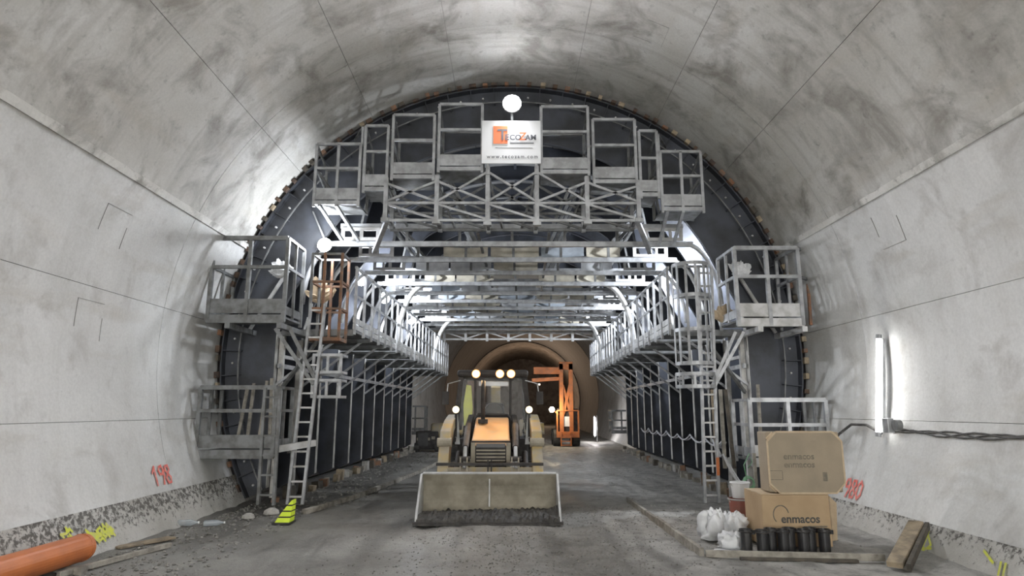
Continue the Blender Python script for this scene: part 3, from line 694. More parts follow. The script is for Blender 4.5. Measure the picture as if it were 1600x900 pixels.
# hood and grille
def taper(x0, x1, z0, z1, ya, X0, X1, Z0, Z1, yb):
    return MB().add([(x0,ya,z0),(x1,ya,z0),(x1,ya,z1),(x0,ya,z1),(X0,yb,Z0),(X1,yb,Z0),(X1,yb,Z1),(X0,yb,Z1)], [(0,1,2,3),(5,4,7,6),(3,2,6,7),(0,4,5,1),(0,3,7,4),(1,5,6,2)])
taper(cx-.36, cx+.36, 1.18, 1.29, 12.28, cx-.33, cx+.33, 1.2, 1.70, 13.35).part('hood', m_hood, o, bevel=.03)
B(cx-.38, cx+.38, 12.26, 12.32, 1.245, 1.275).part('hood_lip', m_dst, o)
B(cx-.33, cx+.33, 12.34, 13.5, .7, 1.22).part('engine_block', m_dst, o)
gr = B(cx-.36, cx+.36, 12.30, 12.36, .66, 1.24).part('grille', m_dst, o)
for i in range(7): B(cx-.27, cx+.27, 12.27, 12.31, .72 + i*.062, .745 + i*.062).part('slat', m_mudst, gr)
B(cx-.27, cx+.27, 12.275, 12.30, 1.155, 1.225).part('badge_strip', m_black, gr)
for s in (-1, 1): B(cx+s*.33-.04, cx+s*.33+.04, 12.26, 12.33, .68, 1.24).part('grille_frame', m_mudst, gr)
MB().tube([(cx-.18, 13.05, 1.55), (cx-.18, 13.05, 2.30), (cx-.18, 13.09, 2.42)], .042, 12).part('exhaust_stack', m_dst, o, smooth=True)
MB().cyl((cx-.18, 13.05, 1.58), (cx-.18, 13.05, 1.66), .10, 14).part('exhaust_base', m_dst, o)
for s in (-1, 1): taper(cx+s*.50-.05, cx+s*.50+.05, 1.0, 1.45, 12.9, cx+s*.44-.05, cx+s*.44+.05, 1.0, 1.75, 13.5).part('hose_guard', m_dst, o)
# cab
yb, zr = 15.2, 2.56
B(cx-.74, cx+.74, 13.62, yb, .85, 1.25).part('cab_base', m_dst, o, bevel=.03)
for s in (-1, 1):
    BAR((cx+s*.80, 13.55, 1.2), (cx+s*.66, 13.62, zr), .10, .10).part('pillar', m_dst, o)
    BAR((cx+s*.76, 14.5, 1.0), (cx+s*.68, 14.5, zr), .08).part('pillar', m_dst, o)
    BAR((cx+s*.74, yb, 1.0), (cx+s*.68, yb, zr), .09).part('pillar', m_dst, o)
    BAR((cx+s*.36, 13.55, 1.5), (cx+s*.37, 13.6, zr - .05), .05).part('mullion', m_dst, o)
    MB().add([(cx+s*.78,13.6,1.25), (cx+s*.74,yb,1.25), (cx+s*.68,yb,2.5), (cx+s*.67,13.65,2.5)], [(0,1,2,3)]).part('side_window', m_glass, o)
    MB().prism([(cx+s*.76,13.55,1.2), (cx+s*.38,13.55,1.5), (cx+s*.39,13.6,2.5), (cx+s*.64,13.6,2.5)], (0,.008,0)).part('quarter_window', m_glass, o)
    x = cx + s*.90
    MB().prism([(x-.22, 14.4, 1.35), (x-.22, 14.6, 1.55), (x-.22, 15.5, 1.55), (x-.22, 15.8, 1.3), (x-.22, 15.8, 1.25), (x-.22, 15.5, 1.49), (x-.22, 14.62, 1.49), (x-.22, 14.42, 1.31)], (.44, 0, 0)).part('fender', m_lyel, o)
MB().prism([(cx-.34,13.53,1.68), (cx+.34,13.53,1.68), (cx+.35,13.58,2.5), (cx-.35,13.58,2.5)], (0,.008,0)).part('windscreen', m_glass, o)
MB().tube([(cx-.42, 13.5, 1.35), (cx-.40, 13.5, 1.62), (cx-.30, 13.5, 1.74), (cx+.30, 13.5, 1.74), (cx+.40, 13.5, 1.62), (cx+.42, 13.5, 1.35)], .035, 8).part('windscreen_seal', m_dst, o)
taper(cx-.74, cx+.74, 2.52, 2.66, 13.42, cx-.74, cx+.74, 2.52, 2.74, 15.35).part('roof', m_dst, o, bevel=.05)
B(cx-.30, cx+.32, 13.66, 13.70, 2.34, 2.43).part('sun_visor', m_white, o)
B(cx-.45, cx+.45, 13.7, 14.0, 1.25, 1.72).part('dashboard', m_dst, o, bevel=.04)
MB().tube([(cx+.02 + .19*math.cos(t), 14.05 + .08*math.sin(t), 1.84 + .15*math.sin(t)) for t in [i*math.pi/10 for i in range(20)]], .015, 6, closed=True).part('steering_wheel', m_black, o)
B(cx-.24, cx+.24, 14.5, 14.95, 1.2, 1.45).part('seat', m_dst, o, bevel=.05); B(cx-.23, cx+.23, 14.85, 15.0, 1.4, 2.0).part('seat_back', m_dst, o, bevel=.05)
MB().prism([(cx-.62,13.95,1.52), (cx-.47,13.95,1.50), (cx-.44,13.97,1.9), (cx-.48,13.99,2.36), (cx-.58,13.99,2.38), (cx-.64,13.97,1.95)], (.0,.05,0)).thing('hi_vis_jacket', m_vest, 'yellow green safety jacket hanging inside the loader cab', 'jacket')
for i, x in enumerate((-.68, -.185, .045)):
    h = MB().lathe([(.04, .12), (.085, .06), (.09, 0)], (x, 13.38, 2.58), 16, Matrix.Rotation(R_(-90), 3, 'X')).part('work_lamp', m_black, o)
    MB().lathe([(.088, 0), (.086, .01), (.06, .012)], (x, 13.378, 2.58), 16, Matrix.Rotation(R_(90), 3, 'X')).part('glare_ring', e_glare, h)  # painted glare around the bulb
    MB().lathe([(.066, 0), (.06, .02), (.03, .03)], (x, 13.374, 2.58), 16, Matrix.Rotation(R_(90), 3, 'X')).part('bulb', e_work, h)
    light('work_light', 'SPOT', (x, 13.28, 2.56), P_WORK, (1, .55, .2), o, .05, (R_(72), 0, R_(180)), 150)
for s in (-1, 1):
    x = cx + s*.755
    h = MB().lathe([(.03, .10), (.075, .05), (.082, 0)], (x, 13.42, 1.85), 16, Matrix.Rotation(R_(-90), 3, 'X')).part('head_lamp', m_dst, o)
    MB().lathe([(.07, 0), (.055, .015), (.03, .02)], (x, 13.415, 1.85), 16, Matrix.Rotation(R_(90), 3, 'X')).part('lens', e_head, h)
    BAR((x, 13.45, 1.3), (x, 13.5, 1.85), .05).part('lamp_post', m_dst, o)
    xm = cx + s*.93
    MB().tube([(cx+s*.68, 13.55, 2.45), (xm, 13.5, 2.38), (xm + s*.05, 13.5, 1.95)], .014, 6).part('mirror_arm', m_pale, o)
    B(xm + s*.05 - .07, xm + s*.05 + .07, 13.48, 13.51, 1.95, 2.22).part('mirror', m_dst, o)
    MB().prism([(cx+s*.72-.05, 13.5, 1.15), (cx+s*.72+.05, 13.5, 1.15), (cx+s*.76+.04, 13.52, 1.75), (cx+s*.76-.04, 13.52, 1.75)], (0,.06,0)).part('hand_rail', m_pale, o)
for s in (-1, 1): MB().prism([(cx+s*.6, 16.0, .45), (cx+s*.6, 16.3, .45), (cx+s*.6, 16.3, 1.6), (cx+s*.6, 16.1, 1.6)], (s*.15, 0, 0)).part('stabiliser', m_lyel, o)
MB().prism([(cx-.12, 16.3, .8), (cx-.12, 16.5, .7), (cx-.12, 17.0, 1.6), (cx-.12, 16.7, 2.45), (cx-.12, 16.5, 2.4), (cx-.12, 16.7, 1.6)], (.24, 0, 0)).part('backhoe_boom', m_lyel, o)
MB().prism([(cx-.09, 16.6, 2.4), (cx-.09, 16.8, 2.4), (cx-.09, 17.3, 1.2), (cx-.09, 17.1, 1.1)], (.18, 0, 0)).part('backhoe_stick', m_lyel, o)
# mud in the bucket
m = MB(); nx, ny = 110, 12
for j in range(ny + 1):
    for i in range(nx + 1):
        u, v = i/nx, j/ny; x = cx - 1.17 + 2.34*u; y = 10.84 + .78*v
        z = .03 + .09*math.sin(math.pi*min(1, v*1.25 + .0)) * (.6 + 1.0*noise.noise(Vector((x*3, y*3, 1)))) + .09*abs(noise.noise(Vector((x*11, y*11, 2)))) + .05*v + .03 + (.05*u if v > .3 else 0)
        m.v.append((x, y - (.03*noise.noise(Vector((x*9, 0, 5))) if j == 0 else 0), max(.0, z if j else .01)))
m.f = [(j*(nx+1)+i, j*(nx+1)+i+1, (j+1)*(nx+1)+i+1, (j+1)*(nx+1)+i) for j in range(ny) for i in range(nx)]
m.thing('bucket_mud', m_mud, 'dark wet mud heaped along the lip of the loader bucket', 'mud', kind='stuff')
# ------------------------------------------------------------------ far machines
o = root('boom_rig', (3.1, 33.5, 0), 'tall orange boom rig with a small ladder beyond the formwork', 'rig')
for x in (2.72, 3.22): BAR((x, 33.6, .5), (x, 33.6, 4.2), .2).part('mast', m_omach, o)
B(2.62, 3.32, 33.5, 33.75, 3.9, 4.3).part('mast_head', m_omach, o)
BAR((1.3, 33.7, 3.85), (2.8, 33.7, 3.85), .3, .35).part('boom', m_omach, o); BAR((1.2, 33.7, 3.35), (2.8, 33.7, 3.45), .18).part('boom', m_omach, o)
BAR((2.7, 33.6, 1.2), (3.2, 33.6, 3.2), .14).part('brace', m_omach, o); BAR((3.25, 33.6, 1.3), (2.8, 33.6, 3.1), .12).part('brace', m_omach, o)
B(2.45, 3.6, 33.4, 36, .45, .75).part('chassis', m_omach, o)
B(2.5, 3.55, 33.6, 35, .75, 1.9).part('cabin', m_dst, o); B(2.8, 3.25, 33.55, 33.6, 1.0, 1.5).part('panel', m_white, o)
for x in (2.48, 3.57):
    BAR((x, 33.45, .7), (x, 33.45, 1.8), .08).part('guard_post', m_omach, o)
BAR((2.48, 33.45, 1.8), (3.57, 33.45, 1.8), .06).part('guard_rail', m_omach, o)
for x in (2.66, 3.16): BAR((x, 33.3, .03), (x, 33.35, .75), .06).part('ladder_stile', m_omach, o)
for i in range(4): BAR((2.66, 33.3, .08 + .19*i), (3.16, 33.3, .08 + .19*i), .05).part('rung', m_omach, o)
for x in (2.5, 3.5):
    for y in (34.2, 35.4): MB().cyl((x - .18, y, .42), (x + .18, y, .42), .42, 20).part('tyre', m_rubber, o)
h = MB().lathe([(.05, .1), (.15, .05), (.16, 0)], (2.21, 33.42, 1.85), 14, Matrix.Rotation(R_(-90), 3, 'X')).part('head_lamp', m_dst, o)
MB().lathe([(.14, 0), (.1, .03)], (2.21, 33.41, 1.85), 14, Matrix.Rotation(R_(90), 3, 'X')).part('lens', emit('rig_lamp', (1,.88,.6), 25), h)
BAR((2.21, 33.5, 1.85), (2.6, 33.6, 1.6), .06).part('lamp_arm', m_omach, o)
light('rig_light', 'POINT', (2.2, 33.0, 1.9), 70, (1, .86, .62), o, .1)
o = root('generator', (-3.6, 29.6, 0), 'dark generator with a yellow hood by the far mouth of the formwork', 'generator')
B(-4.15, -3.15, 29.3, 30.2, .1, .9).part('frame', m_dst, o, bevel=.05); B(-4.05, -3.6, 29.25, 29.3, .25, .8).part('radiator', m_black, o)
MB().lathe([(.0, -.3), (.3, -.3), (.34, -.2), (.34, .2), (.3, .3), (.0, .3)], (-3.2, 29.7, .92), 18, Matrix.Rotation(R_(90), 3, 'Y')).part('hood', m_lyel, o, smooth=True)
for x in (-4.1, -3.2): MB().cyl((x - .1, 29.4, .2), (x + .1, 29.4, .2), .2, 14).part('tyre', m_rubber, o)
for i in range(4): B(-4.1 + i*.22, -3.95 + i*.22, 29.27, 29.31, .5 + .05*(i % 2), .62 + .05*(i % 2)).part('control_box', m_mudst, o)
# ------------------------------------------------------------------ tube lamps
def tube_lamp(p0, p1, label, group=None, inward=-1, cable=None):
    p0, p1 = Vector(p0), Vector(p1); o = root('tube_lamp', p1, label, 'lamp', group)
    d = Vector((inward*.05, 0, 0))
    BAR(p0, p1, .08, .05, up=(1,0,0)).part('back_plate', m_galv, o)
    MB().cyl(p0 + d*1.3, p1 + d*1.3, .038, 14).part('tube', e_tube, o, smooth=True)
    for p, q in ((p0, p0 + (p0 - p1).normalized()*.07), (p1, p1 + (p1 - p0).normalized()*.07)): MB().cyl(p + d*1.3, q + d*1.3, .045, 12).part('end_cap', m_galv, o)
    return o
o = tube_lamp((6.08, 10.35, 2.98), (5.90, 10.32, 1.50), 'glowing white tube lamp upright on the concrete wall')
def wx(z): return xo(0) + math.sqrt(RL**2 - (z - CZ)**2)
for y in (-2, -12):  # unseen wall lamps added behind the viewer to light the near walls
    tube_lamp((wx(2.98) - .05, y, 2.98), (wx(1.5) - .05, y, 1.5), 'added unseen tube lamp upright on the wall behind the viewer, %s' % ('nearer' if y > -5 else 'farther'))
for y in (-2, -12):  # the same added lamps on the opposite wall
    tube_lamp((.14 - wx(2.98) + .05, y, 2.98), (.14 - wx(1.5) + .05, y, 1.5), 'added unseen tube lamp upright on the orange pipe wall behind the viewer, %s' % ('nearer' if y > -5 else 'farther'), inward=1)
o = tube_lamp((5.05, 38, 1.42), (5.05, 38, .35), 'white tube lamp standing low in the tunnel beyond the formwork'); BAR((5.12, 38.05, 0), (5.12, 38.05, 1.5), .05).part('stand', m_galvd, o)
light('tube_light', 'POINT', (4.85, 37.6, .95), 60, (1, .95, .95), o, .1)
o = root('work_lamp', (3.4, 60, 4.6), 'warm lamp on the dark wall far down the tunnel', 'lamp')
B(3.3, 3.5, 71.9, 72, 4.5, 4.7).part('housing', m_dst, o); B(3.32, 3.48, 71.88, 71.9, 4.52, 4.68).part('lens', emit('far_lamp', (1,.8,.6), 6), o)
light('far_light', 'POINT', (2.5, 72, 4.5), 260, (1, .72, .5), o, .2)
# junction box and cables on the wall
o = root('junction_box', (5.93, 10.05, 1.5), 'small grey junction box beside the tube lamp foot', 'box'); B(5.80, 5.90, 9.98, 10.14, 1.5, 1.72).part('case', m_galv, o, bevel=.01); MB().cyl((5.92, 9.87, 1.62), (5.84, 9.87, 1.62), .08, 16).part('round_cover', m_galvd, o)
for i in range(3):
    pts = []
    for k in range(46):
        y = 10.35 - k*.18; a = -13.6 + .28*math.sin(k*.9 + i*2.1) + .18*math.sin(k*.37 + i) + (.15*k/46); q = pt(y, a, RL - .02 - .012*abs(math.sin(k*1.3 + i*1.5))); q.x = .07 + (RL - .03)*math.cos(R_(a)); pts.append(q)
    MB().tube(pts, .013, 6).thing('wall_cable', m_cable, 'thin dark cable twisting along the wall from the tube lamp, ' + ('first', 'second', 'third')[i] + ' strand', 'cable', 'twisted cables on the wall', smooth=True)
q = [(5.90,10.35,1.48), (5.92,10.8,1.60), (5.88,11.2,1.60), (5.82,11.55,1.42), (5.72,11.75,1.15), (5.6,11.9,.8)]
MB().tube(q, .022, 8).thing('wall_cable', m_cable, 'thick dark cable arching down from the tube lamp behind the boxes', 'cable', smooth=True)
def sag(pts, dz, r, m_, lab, grp=None, n=6):
    out = []
    for a, b in zip(pts, pts[1:]):
        a, b = Vector(a), Vector(b)
        for i in range(n): t = i/n; p = a.lerp(b, t); p.z -= dz*4*t*(1-t); out.append(p)
    out.append(Vector(pts[-1])); return MB().tube(out, r, 6).thing('cable', m_, lab, 'cable', grp, smooth=True)
cp = [(xo(YR[k]) + 4.82, YR[k], 1.08 + .04*(k % 2)) for k in range(8, 0, -1)] + [(4.1, 13.0, 1.2), (4.15, 12.6, .95), (4.45, 12.2, .35), (4.6, 11.9, .1)]
for i in range(2): sag([(x - .05*i, y, z + .06*i) for x, y, z in cp], .10 + .05*i, .022, m_wcable, ('lower', 'upper')[i] + ' pale cable draped along the ribs behind the caged ladder', 'pale cables on the ribs')
# ------------------------------------------------------------------ spray paint
G = {'1': [[(0,.7),(.25,1),(.25,0)]], '9': [[(.5,.75),(.35,1),(.1,.95),(0,.75),(.1,.55),(.35,.55),(.5,.75),(.48,.4),(.3,0)]],
     '8': [[(.25,.52),(.05,.7),(.1,.95),(.4,.97),(.46,.72),(.25,.52),(.02,.28),(.12,0),(.42,.02),(.5,.28),(.25,.52)]], '0': [[(.25,1),(.02,.75),(.02,.25),(.25,0),(.48,.25),(.48,.75),(.25,1)]],
     'H': [[(0,1),(0,0)], [(.4,1),(.4,0)], [(0,.5),(.4,.5)]]}
def spray(side, strokes, y, z, hgt, wd, m_, lab, r=RL, slant=0):
    m = MB()
    def P(u, v):
        zz = z + v*hgt; yy = y + side*(-u)*hgt + slant*v; xx = math.sqrt(r*r - (zz - CZ)**2)
        return Vector((.07 + side*(xx - .006), yy, zz))
    for st in strokes:
        for a, b in zip(st, st[1:]):
            d = Vector((b[0]-a[0], b[1]-a[1])); l = d.length
            if l < 1e-5: continue
            d /= l; q = Vector((-d.y, d.x))*wd/hgt/2; e = d*wd/hgt/2
            c = [(a[0]-e.x+q.x, a[1]-e.y+q.y), (a[0]-e.x-q.x, a[1]-e.y-q.y), (b[0]+e.x-q.x, b[1]+e.y-q.y), (b[0]+e.x+q.x, b[1]+e.y+q.y)]
            m.add([P(*t) for t in c], [(0,1,2,3)])
    return m.thing('spray_mark', m_, lab, 'paint mark')
def word(s): return [[(x + .68*i, v) for x, v in st] for i, ch in enumerate(s) for st in G[ch]]
spray(-1, word('198'), 10.5, .68, .27, .04, m_spray, 'red spray painted number on the wall beside the dark lower platform', RL - .012)
spray(1, word('980'), 11.15, .44, .27, .04, m_spray, 'red spray painted number on the wall beside the cardboard boxes', RL - .012)
def scrib(seed, n, w_, h_):
    r = random.Random(seed); out = []
    for k in range(n):
        x = r.choice((.5, .8, 1.7, 2.1, 2.4, 3.0, 3.2)) * w_ / 3.4 + r.gauss(0, .15); y = r.uniform(.25, .95) * h_ * (1 - .12 * x); a = r.uniform(0, 3.1); l = r.uniform(.1, .35)
        out.append([(x, y), (x + l*math.cos(a), y + l*math.sin(a)*.7), (x + l*math.cos(a) + .1, y + l*math.sin(a)*.7 - .12)])
    return out
spray(-1, scrib(3, 34, 3.6, 1), 7.98, .14, .30, .03, m_yspray, 'yellow green spray scribble on the kicker above the orange pipe', RL - .066)
spray(1, [[(0,1),(0,0),(.5,.45),(0,.9)], [(.1,.2),(.6,.3)]], 8.75, .04, .24, .03, m_yspray, 'yellow spray triangle on the kicker beside the leaning plank', RL - .055)
spray(1, [[(0,.9),(.8,.5)], [(1.3,.6),(1.4,.1)], [(1.6,.6),(1.7,.1)]], 7.75, .06, .22, .03, m_yspray, 'yellow spray dashes on the kicker at the picture edge', RL - .055)
# ------------------------------------------------------------------ cardboard boxes
o = root('cardboard_box', (3.99, 9.45, 0), 'brown printed cardboard box behind the black cylinders', 'box')
B(3.47, 4.40, 9.15, 9.82, .02, .70).part('body', m_card, o, bevel=.012)
B(3.47, 3.93, 9.16, 9.81, .702, .712).part('flap', m_cardin, o); B(3.94, 4.40, 9.16, 9.81, .702, .71).part('flap', m_cardin, o)
MB().prism([(4.402,9.15,.1), (4.44,9.10,.12), (4.46,9.08,.6), (4.402,9.15,.68)], (0,.012,0)).part('torn_flap', m_cardin, o)
text('enmacos', .150, m_ink, 'print', o, (3.715, 9.147, .335), off=.004, sx=1.0)
MB().tube([(3.72 + .105*math.cos(t), 9.148, .44 + .12*math.sin(t)) for t in [.2 + i*.27 for i in range(15)]], .008, 4).part('ring_mark', m_inkf, o)
B(4.08, 4.34, 9.146, 9.149, .275, .295).part('print', m_inkf, o)
o = root('cardboard_tray', (4.08, 9.3, .72), 'dusty cardboard lid with cut corners standing on the cardboard box', 'box')
x0, x1, z0, z1, c_ = 3.60, 4.64, .722, 1.545, .13
oct_ = [(x0+c_, z0), (x1-c_, z0), (x1, z0+c_), (x1, z1-c_), (x1-c_, z1), (x0+c_, z1), (x0, z1-c_), (x0, z0+c_)]
B(x0+.004, x1-.004, 9.20, 9.52, z0+.003, z1-.003).part('body', m_cardd, o, bevel=.02)
MB().prism([(x, 9.145, z) for x, z in oct_], (0, .05, 0)).part('front_panel', m_cardd, o)
for a, b in zip(oct_, oct_[1:] + oct_[:1]): BAR((a[0], 9.15, a[1]), (b[0], 9.15, b[1]), .022, .016, up=(0,1,0)).part('pale_edge', m_cardin, o)
for (sx, xx) in ((1, x0), (-1, x1)):
    for (sz, zz) in ((1, z0), (-1, z1)): BAR((xx + sx*.01, 9.19, zz + sz*.10), (xx + sx*.10, 9.19, zz + sz*.01), .03, .012, up=(0,1,0)).part('corner_fold', m_cardin, o)
for z in (1.175, 1.065): text('enmacos', .115, m_inkf, 'print', o, (3.81, 9.142, z), off=.003, sx=1.05)
for a, b in (((3.60, .9), (3.78, .9)), ((3.60, 1.02), (3.78, 1.02)), ((3.60, .9), (3.60, 1.02)), ((3.78, .9), (3.78, 1.02))): BAR((a[0], 9.144, a[1]), (b[0], 9.144, b[1]), .008, .002, up=(0,1,0)).part('print', m_inkf, o)
B(4.34, 4.40, 9.142, 9.145, .88, 1.0).part('smudge', m_inkf, o)
# black test cylinders in front of the box
xsn = [3.12, 3.31, 3.47, 3.60, 3.73, 3.87, 4.01, 4.15]; ysn = [8.86, 8.80, 8.92, 8.84, 8.95, 8.85, 8.96, 8.86]
pl = ['leftmost of the row', 'second from the left', 'third from the left', 'fourth from the left', 'fifth from the left', 'sixth from the left', 'seventh from the left', 'rightmost of the row']
for x, y, p in zip(xsn, ysn, pl):
    o = root('mould_cylinder', (x, y, 0), 'black plastic test cylinder before the cardboard box, ' + p, 'cylinder', 'black cylinders before the box')
    MB().lathe([(.070, .0), (.072, .27), (.085, .275), (.085, .30), (.070, .30), (.068, .28)], (x, y, .005), 18).part('body', m_black, o, smooth=False)
    MB().tube([(x + .087*math.cos(t), y + .087*math.sin(t), .275) for t in [i*math.pi/8 for i in range(16)]], .008, 5, closed=True).part('rim', m_dst, o)
    B(x + .08, x + .12, y - .015, y + .015, .24, .29).part('lug', m_black, o)
# boards
def plank(p, q, w_, h_, m_, lab, up=(0,0,1), grp=None): return BAR(p, q, w_, h_, up=up).thing('plank', m_, lab, 'plank', grp, bevel=.006)
plank((2.50, 8.60, .055), (4.64, 8.36, .055), .05, .085, m_woodg, 'long muddy board lying across in front of the black cylinders')
plank((2.47, 8.66, .05), (2.44, 11.1, .06), .06, .12, m_woodg, 'muddy edge board running back from the board corner')
plank((2.44, 11.14, .05), (2.42, 13.6, .05), .06, .10, m_woodg, 'farther muddy edge board lying in line toward the formwork')
plank((2.9, 8.50, .015), (4.3, 8.34, .02), .07, .035, m_woodd, 'thin dark lath on the floor before the long muddy board')
plank((4.52, 7.95, .06), (5.30, 8.72, .40), .17, .07, m_wood, 'short tan timber plank leaning on the wall kicker')
plank((4.63, 7.86, .05), (5.42, 8.68, .38), .05, .09, m_woodd, 'dark timber strip lying along the leaning tan plank')
plank((-5.0, 7.6, .05), (-4.62, 9.25, .04), .06, .06, m_woodg, 'grey batten on the floor beside the orange pipe')
plank((-5.2, 9.0, .05), (-4.85, 9.75, .04), .16, .03, m_wood, 'broken tan board piece on the floor past the orange pipe')
lp = [(-3.66, 12.0), (-3.20, 14.26), (-3.0, 16.1), (-2.62, 19.9), (-2.4, 23.5)]
for i, (a, b) in enumerate(zip(lp, lp[1:])):
    plank((*a, .05), (*b, .05), .09, .09, m_woodg, 'muddy edge board along the floor behind the yellow marker, ' + ('nearest length', 'second length', 'third length', 'farthest length')[i], grp='edge boards past the yellow marker')
# sacks and pails
def sack(cx_, cy_, sx, sy, sz, seed, lab):
    m = MB(); nu, nv = 40, 26
    for j in range(nv + 1):
        th = math.pi*j/nv
        for i in range(nu):
            ph = 2*math.pi*i/nu; d = Vector((math.sin(th)*math.cos(ph), math.sin(th)*math.sin(ph), -math.cos(th)))
            k = 1 + .5*noise.noise(d*1.8 + Vector((seed,)*3)) + .35*noise.noise(d*5 + Vector((seed,)*3))
            fl = .5 + .5*math.tanh(2.2*d.z)
            m.v.append((cx_ + d.x*sx*k*(1.1 - .45*max(0, d.z)), cy_ + d.y*sy*k, max(.0, fl*sz*(1 + .3*noise.noise(d*3 + Vector((seed, 0, 0)))))))
    m.f = [(j*nu+i, j*nu+(i+1) % nu, (j+1)*nu+(i+1) % nu, (j+1)*nu+i) for j in range(nv) for i in range(nu)]
    return m.thing('plastic_sack', m_bag, lab, 'sack', 'white sacks by the boxes', smooth=True)
sack(2.98, 9.75, .20, .18, .40, 2.3, 'upright crumpled white plastic sack nearest the edge board')
sack(3.24, 9.72, .20, .17, .36, 7.7, 'white plastic sack leaning on the side of the cardboard box')
sack(3.03, 9.12, .18, .14, .21, 4.1, 'small slumped white sack beside the leftmost black cylinder')
MB().prism([(2.62,8.72,.012), (3.05,8.68,.012), (3.08,9.0,.012), (2.75,9.05,.012)], (0,0,.012)).thing('plastic_sheet', m_bag, 'flat white plastic scrap on the floor inside the board corner', 'sheet')
def pail(x, y, z, r, h, m_, m2, lab):
    o = root('pail', (x, y, z), lab, 'pail')
    MB().lathe([(r*.86, 0), (r, h), (r*.94, h), (r*.80, .02)], (x, y, z), 20).part('body', m_, o, smooth=False)
    MB().tube([(x + r*1.02*math.cos(t), y + r*1.02*math.sin(t), z + h - .015) for t in [i*math.pi/10 for i in range(20)]], .014, 6, closed=True).part('rim', m2, o)
    MB().tube([(x + r*1.03*math.cos(t), y - r*.5*math.sin(t), z + h - .02 - .1*math.sin(t)) for t in [i*math.pi/10 for i in range(11)]], .006, 5).part('handle', m_pale, o)
pail(3.72, 10.75, 0, .17, .45, m_red, m_pale, 'red pail with pale rim under the white pail'); pail(3.74, 10.75, .455, .145, .25, m_white, m_white, 'dirty white pail standing on the red pail')
for i, (dx, dz) in enumerate(((-.05, .16), (.04, .12), (.0, .2))):
    pass
m = MB()
for k in range(4): m.tube([(4.17 + .09*math.cos(t), 11.5 + .02*k, .58 + .10*math.sin(t) + .01*k) for t in [i*math.pi/10 for i in range(20)]], .010, 6, closed=True)
m.tube([(4.13, 11.5, .66), (4.1, 11.52, .9), (4.2, 11.5, 1.1), (4.24, 11.5, .95), (4.16, 11.5, .85)], .010, 6); m.thing('hose_coil', m_hose, 'coil of thin green hose beside the cardboard lid', 'hose', smooth=True)
BAR((4.3, 11.55, 0), (4.3, 11.55, 1.1), .05).thing('stake', m_woodg, 'grey stake holding the green hose coil', 'stake')
# ------------------------------------------------------------------ orange pipe, marker, bottles, rubble
o = root('drain_pipe', (-5.1, 7.0, .1), 'thick orange plastic drain pipe lying along the wall foot', 'pipe')
a, b = Vector((-5.07, 8.1, .24)), Vector((-5.14, 5.4, .25))
m = MB(); d = (b - a).normalized(); u = d.cross(Vector((0,0,1))).normalized(); v_ = u.cross(d); n = 32
for e in (a, b):
    for r in (.155, .135):
        for k in range(n): t = 2*math.pi*k/n; m.v.append(tuple(e + (u*math.cos(t) + v_*math.sin(t))*r))
for k in range(n):
    l = (k+1) % n
    m.f += [(k, l, 2*n+l, 2*n+k), (n+k, 3*n+k, 3*n+l, n+l), (k, n+k, n+l, l), (2*n+k, 2*n+l, 3*n+l, 3*n+k)]
m.part('barrel', m_orange, o, smooth=False)
MB().tube([a - d*.001 + d*.06 + (u*math.cos(t) + v_*math.sin(t))*.156 for t in [i*math.pi/12 for i in range(24)]], .006, 6, closed=True).part('end_ring', m_orange, o)
B(-5.3, -4.85, 7.75, 7.87, 0, .085).thing('bearer_block', m_woodg, 'grey timber bearer under the orange pipe end', 'block')
o = root('marker_wedge', (-3.72, 11.1, 0), 'fluorescent yellow wedge marker with black bands on the floor', 'marker')
def wedge(t0, t1, mt, nm, gr=0):
    def e(t): return (-3.84 + .19*t + .06*t*t, -3.60 - .0*t + .015*t, .03 + .36*t)
    (l0, r0, z0), (l1, r1, z1) = e(t0), e(t1)
    MB().add([(l0-gr,11.05+.1*t0-gr,z0),(r0+gr,11.05+.1*t0-gr,z0),(r0+gr,11.3+gr,z0),(l0-gr,11.3+gr,z0),(l1-gr,11.05+.1*t1-gr,z1),(r1+gr,11.05+.1*t1-gr,z1),(r1+gr,11.3+gr,z1),(l1-gr,11.3+gr,z1)], [(3,2,1,0),(4,5,6,7),(0,1,5,4),(1,2,6,5),(2,3,7,6),(3,0,4,7)]).part(nm, mt, o)
for i in range(4): wedge(i*.25, i*.25 + .19, m_yel, 'yellow_block')
for i in range(3): wedge(i*.25 + .19, i*.25 + .25, m_dst, 'dark_band', -.006)
B(-3.88, -3.58, 11.02, 11.33, 0, .03).part('base', m_black, o)
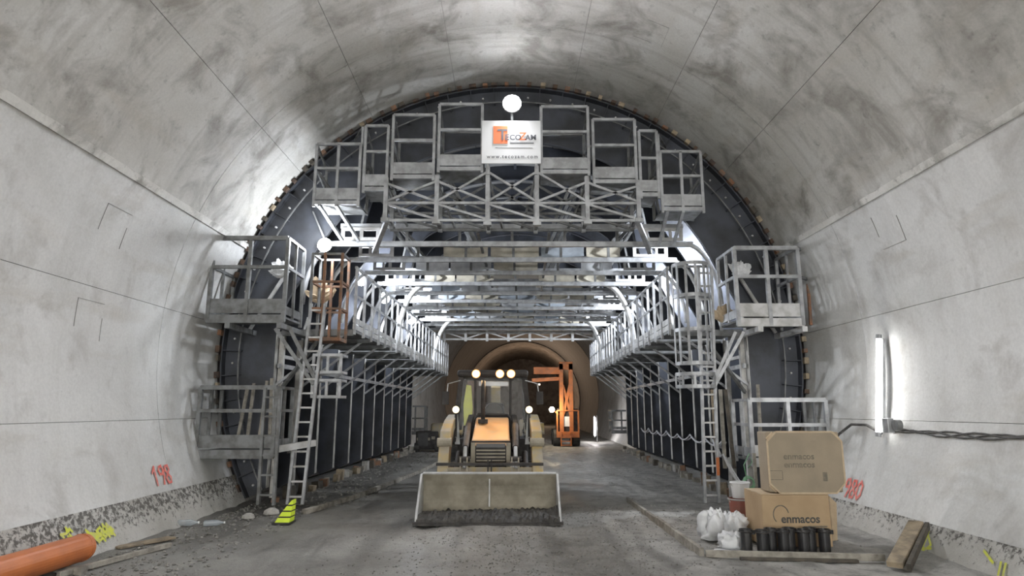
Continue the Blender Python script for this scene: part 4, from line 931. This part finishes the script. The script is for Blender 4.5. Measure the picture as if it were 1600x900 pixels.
def bottle(x, y, az, lab):
    o = root('plastic_bottle', (x, y, .04), lab, 'bottle'); Mr = Matrix.Rotation(az, 3, 'Z') @ Matrix.Rotation(R_(90), 3, 'Y')
    z = fz(x, y) + .05
    MB().lathe([(.045, 0), (.05, .02), (.045, .08), (.05, .12), (.05, .2), (.02, .27), (.018, .3)], (x, y, z), 16, Mr).part('body', m_bottle, o, smooth=True)
    MB().lathe([(.02, .3), (.02, .32)], (x, y, z), 12, Mr).part('cap', m_white, o)
bottle(-5.25, 10.72, .1, 'empty clear bottle lying at the wall foot, nearer the orange pipe'); bottle(-4.92, 10.88, .25, 'empty clear bottle lying at the wall foot, nearer the yellow marker')
def rubble(name, lab, pts, smin, smax, mt):
    m = MB()
    for (x, y) in pts:
        s = random.uniform(smin, smax); z = fz(x, y); q = [Vector((random.uniform(.6,1), 0, 0)) for _ in range(6)]
        a = random.uniform(0, 6.28); R3 = Matrix.Rotation(a, 3, 'Z') @ Matrix.Rotation(random.uniform(-.5,.5), 3, 'X')
        vs = [R3 @ (Vector(p) * s * random.uniform(.7, 1.1)) + Vector((x, y, z + s*.25)) for p in ((1,0,0),(0,1,0),(-1,0,0),(0,-1,0),(0,0,.6),(0,0,-.6))]
        m.add(vs, [(0,1,4),(1,2,4),(2,3,4),(3,0,4),(1,0,5),(2,1,5),(3,2,5),(0,3,5)])
    return m.thing(name, mt, lab, 'rubble', kind='stuff')
R2 = random.Random(11)
rubble('gravel', 'loose dark gravel strewn over the muddy lane', [(R2.gauss(.6, 1.1), R2.uniform(5.5, 13)) for _ in range(5000)], .005, .020, m_stone)
rubble('gravel', 'crumbled debris along the wall foot by the orange pipe', [(-5.0 + R2.random()**2*1.4, R2.uniform(6.5, 13.2)) for _ in range(900)], .008, .04, m_stone)
rubble('gravel', 'pale rubble scattered on the slab before the caged ladder', [(R2.uniform(2.5, 4.9), R2.uniform(9, 26)) for _ in range(900)], .006, .028, m_stonep)
rubble('gravel', 'clods and rubble along the left formwork foot', [(-4.6 + R2.random()**2*1.4 + .02*k/40, R2.uniform(13, 29)) for k in range(900)], .012, .05, m_stone)
for i, (x, y, s) in enumerate(((-4.45, 11.5, .11), (-4.2, 11.9, .14))):
    m = MB(); 
    m.lathe([(s*.5, 0), (s, s*.3), (s*.9, s*.7), (s*.35, s)], (x, y, 0), 7); m.thing('rubble_stone', m_stonep, ('smaller', 'larger')[i] + ' grey rubble stone on the floor behind the yellow marker', 'stone')
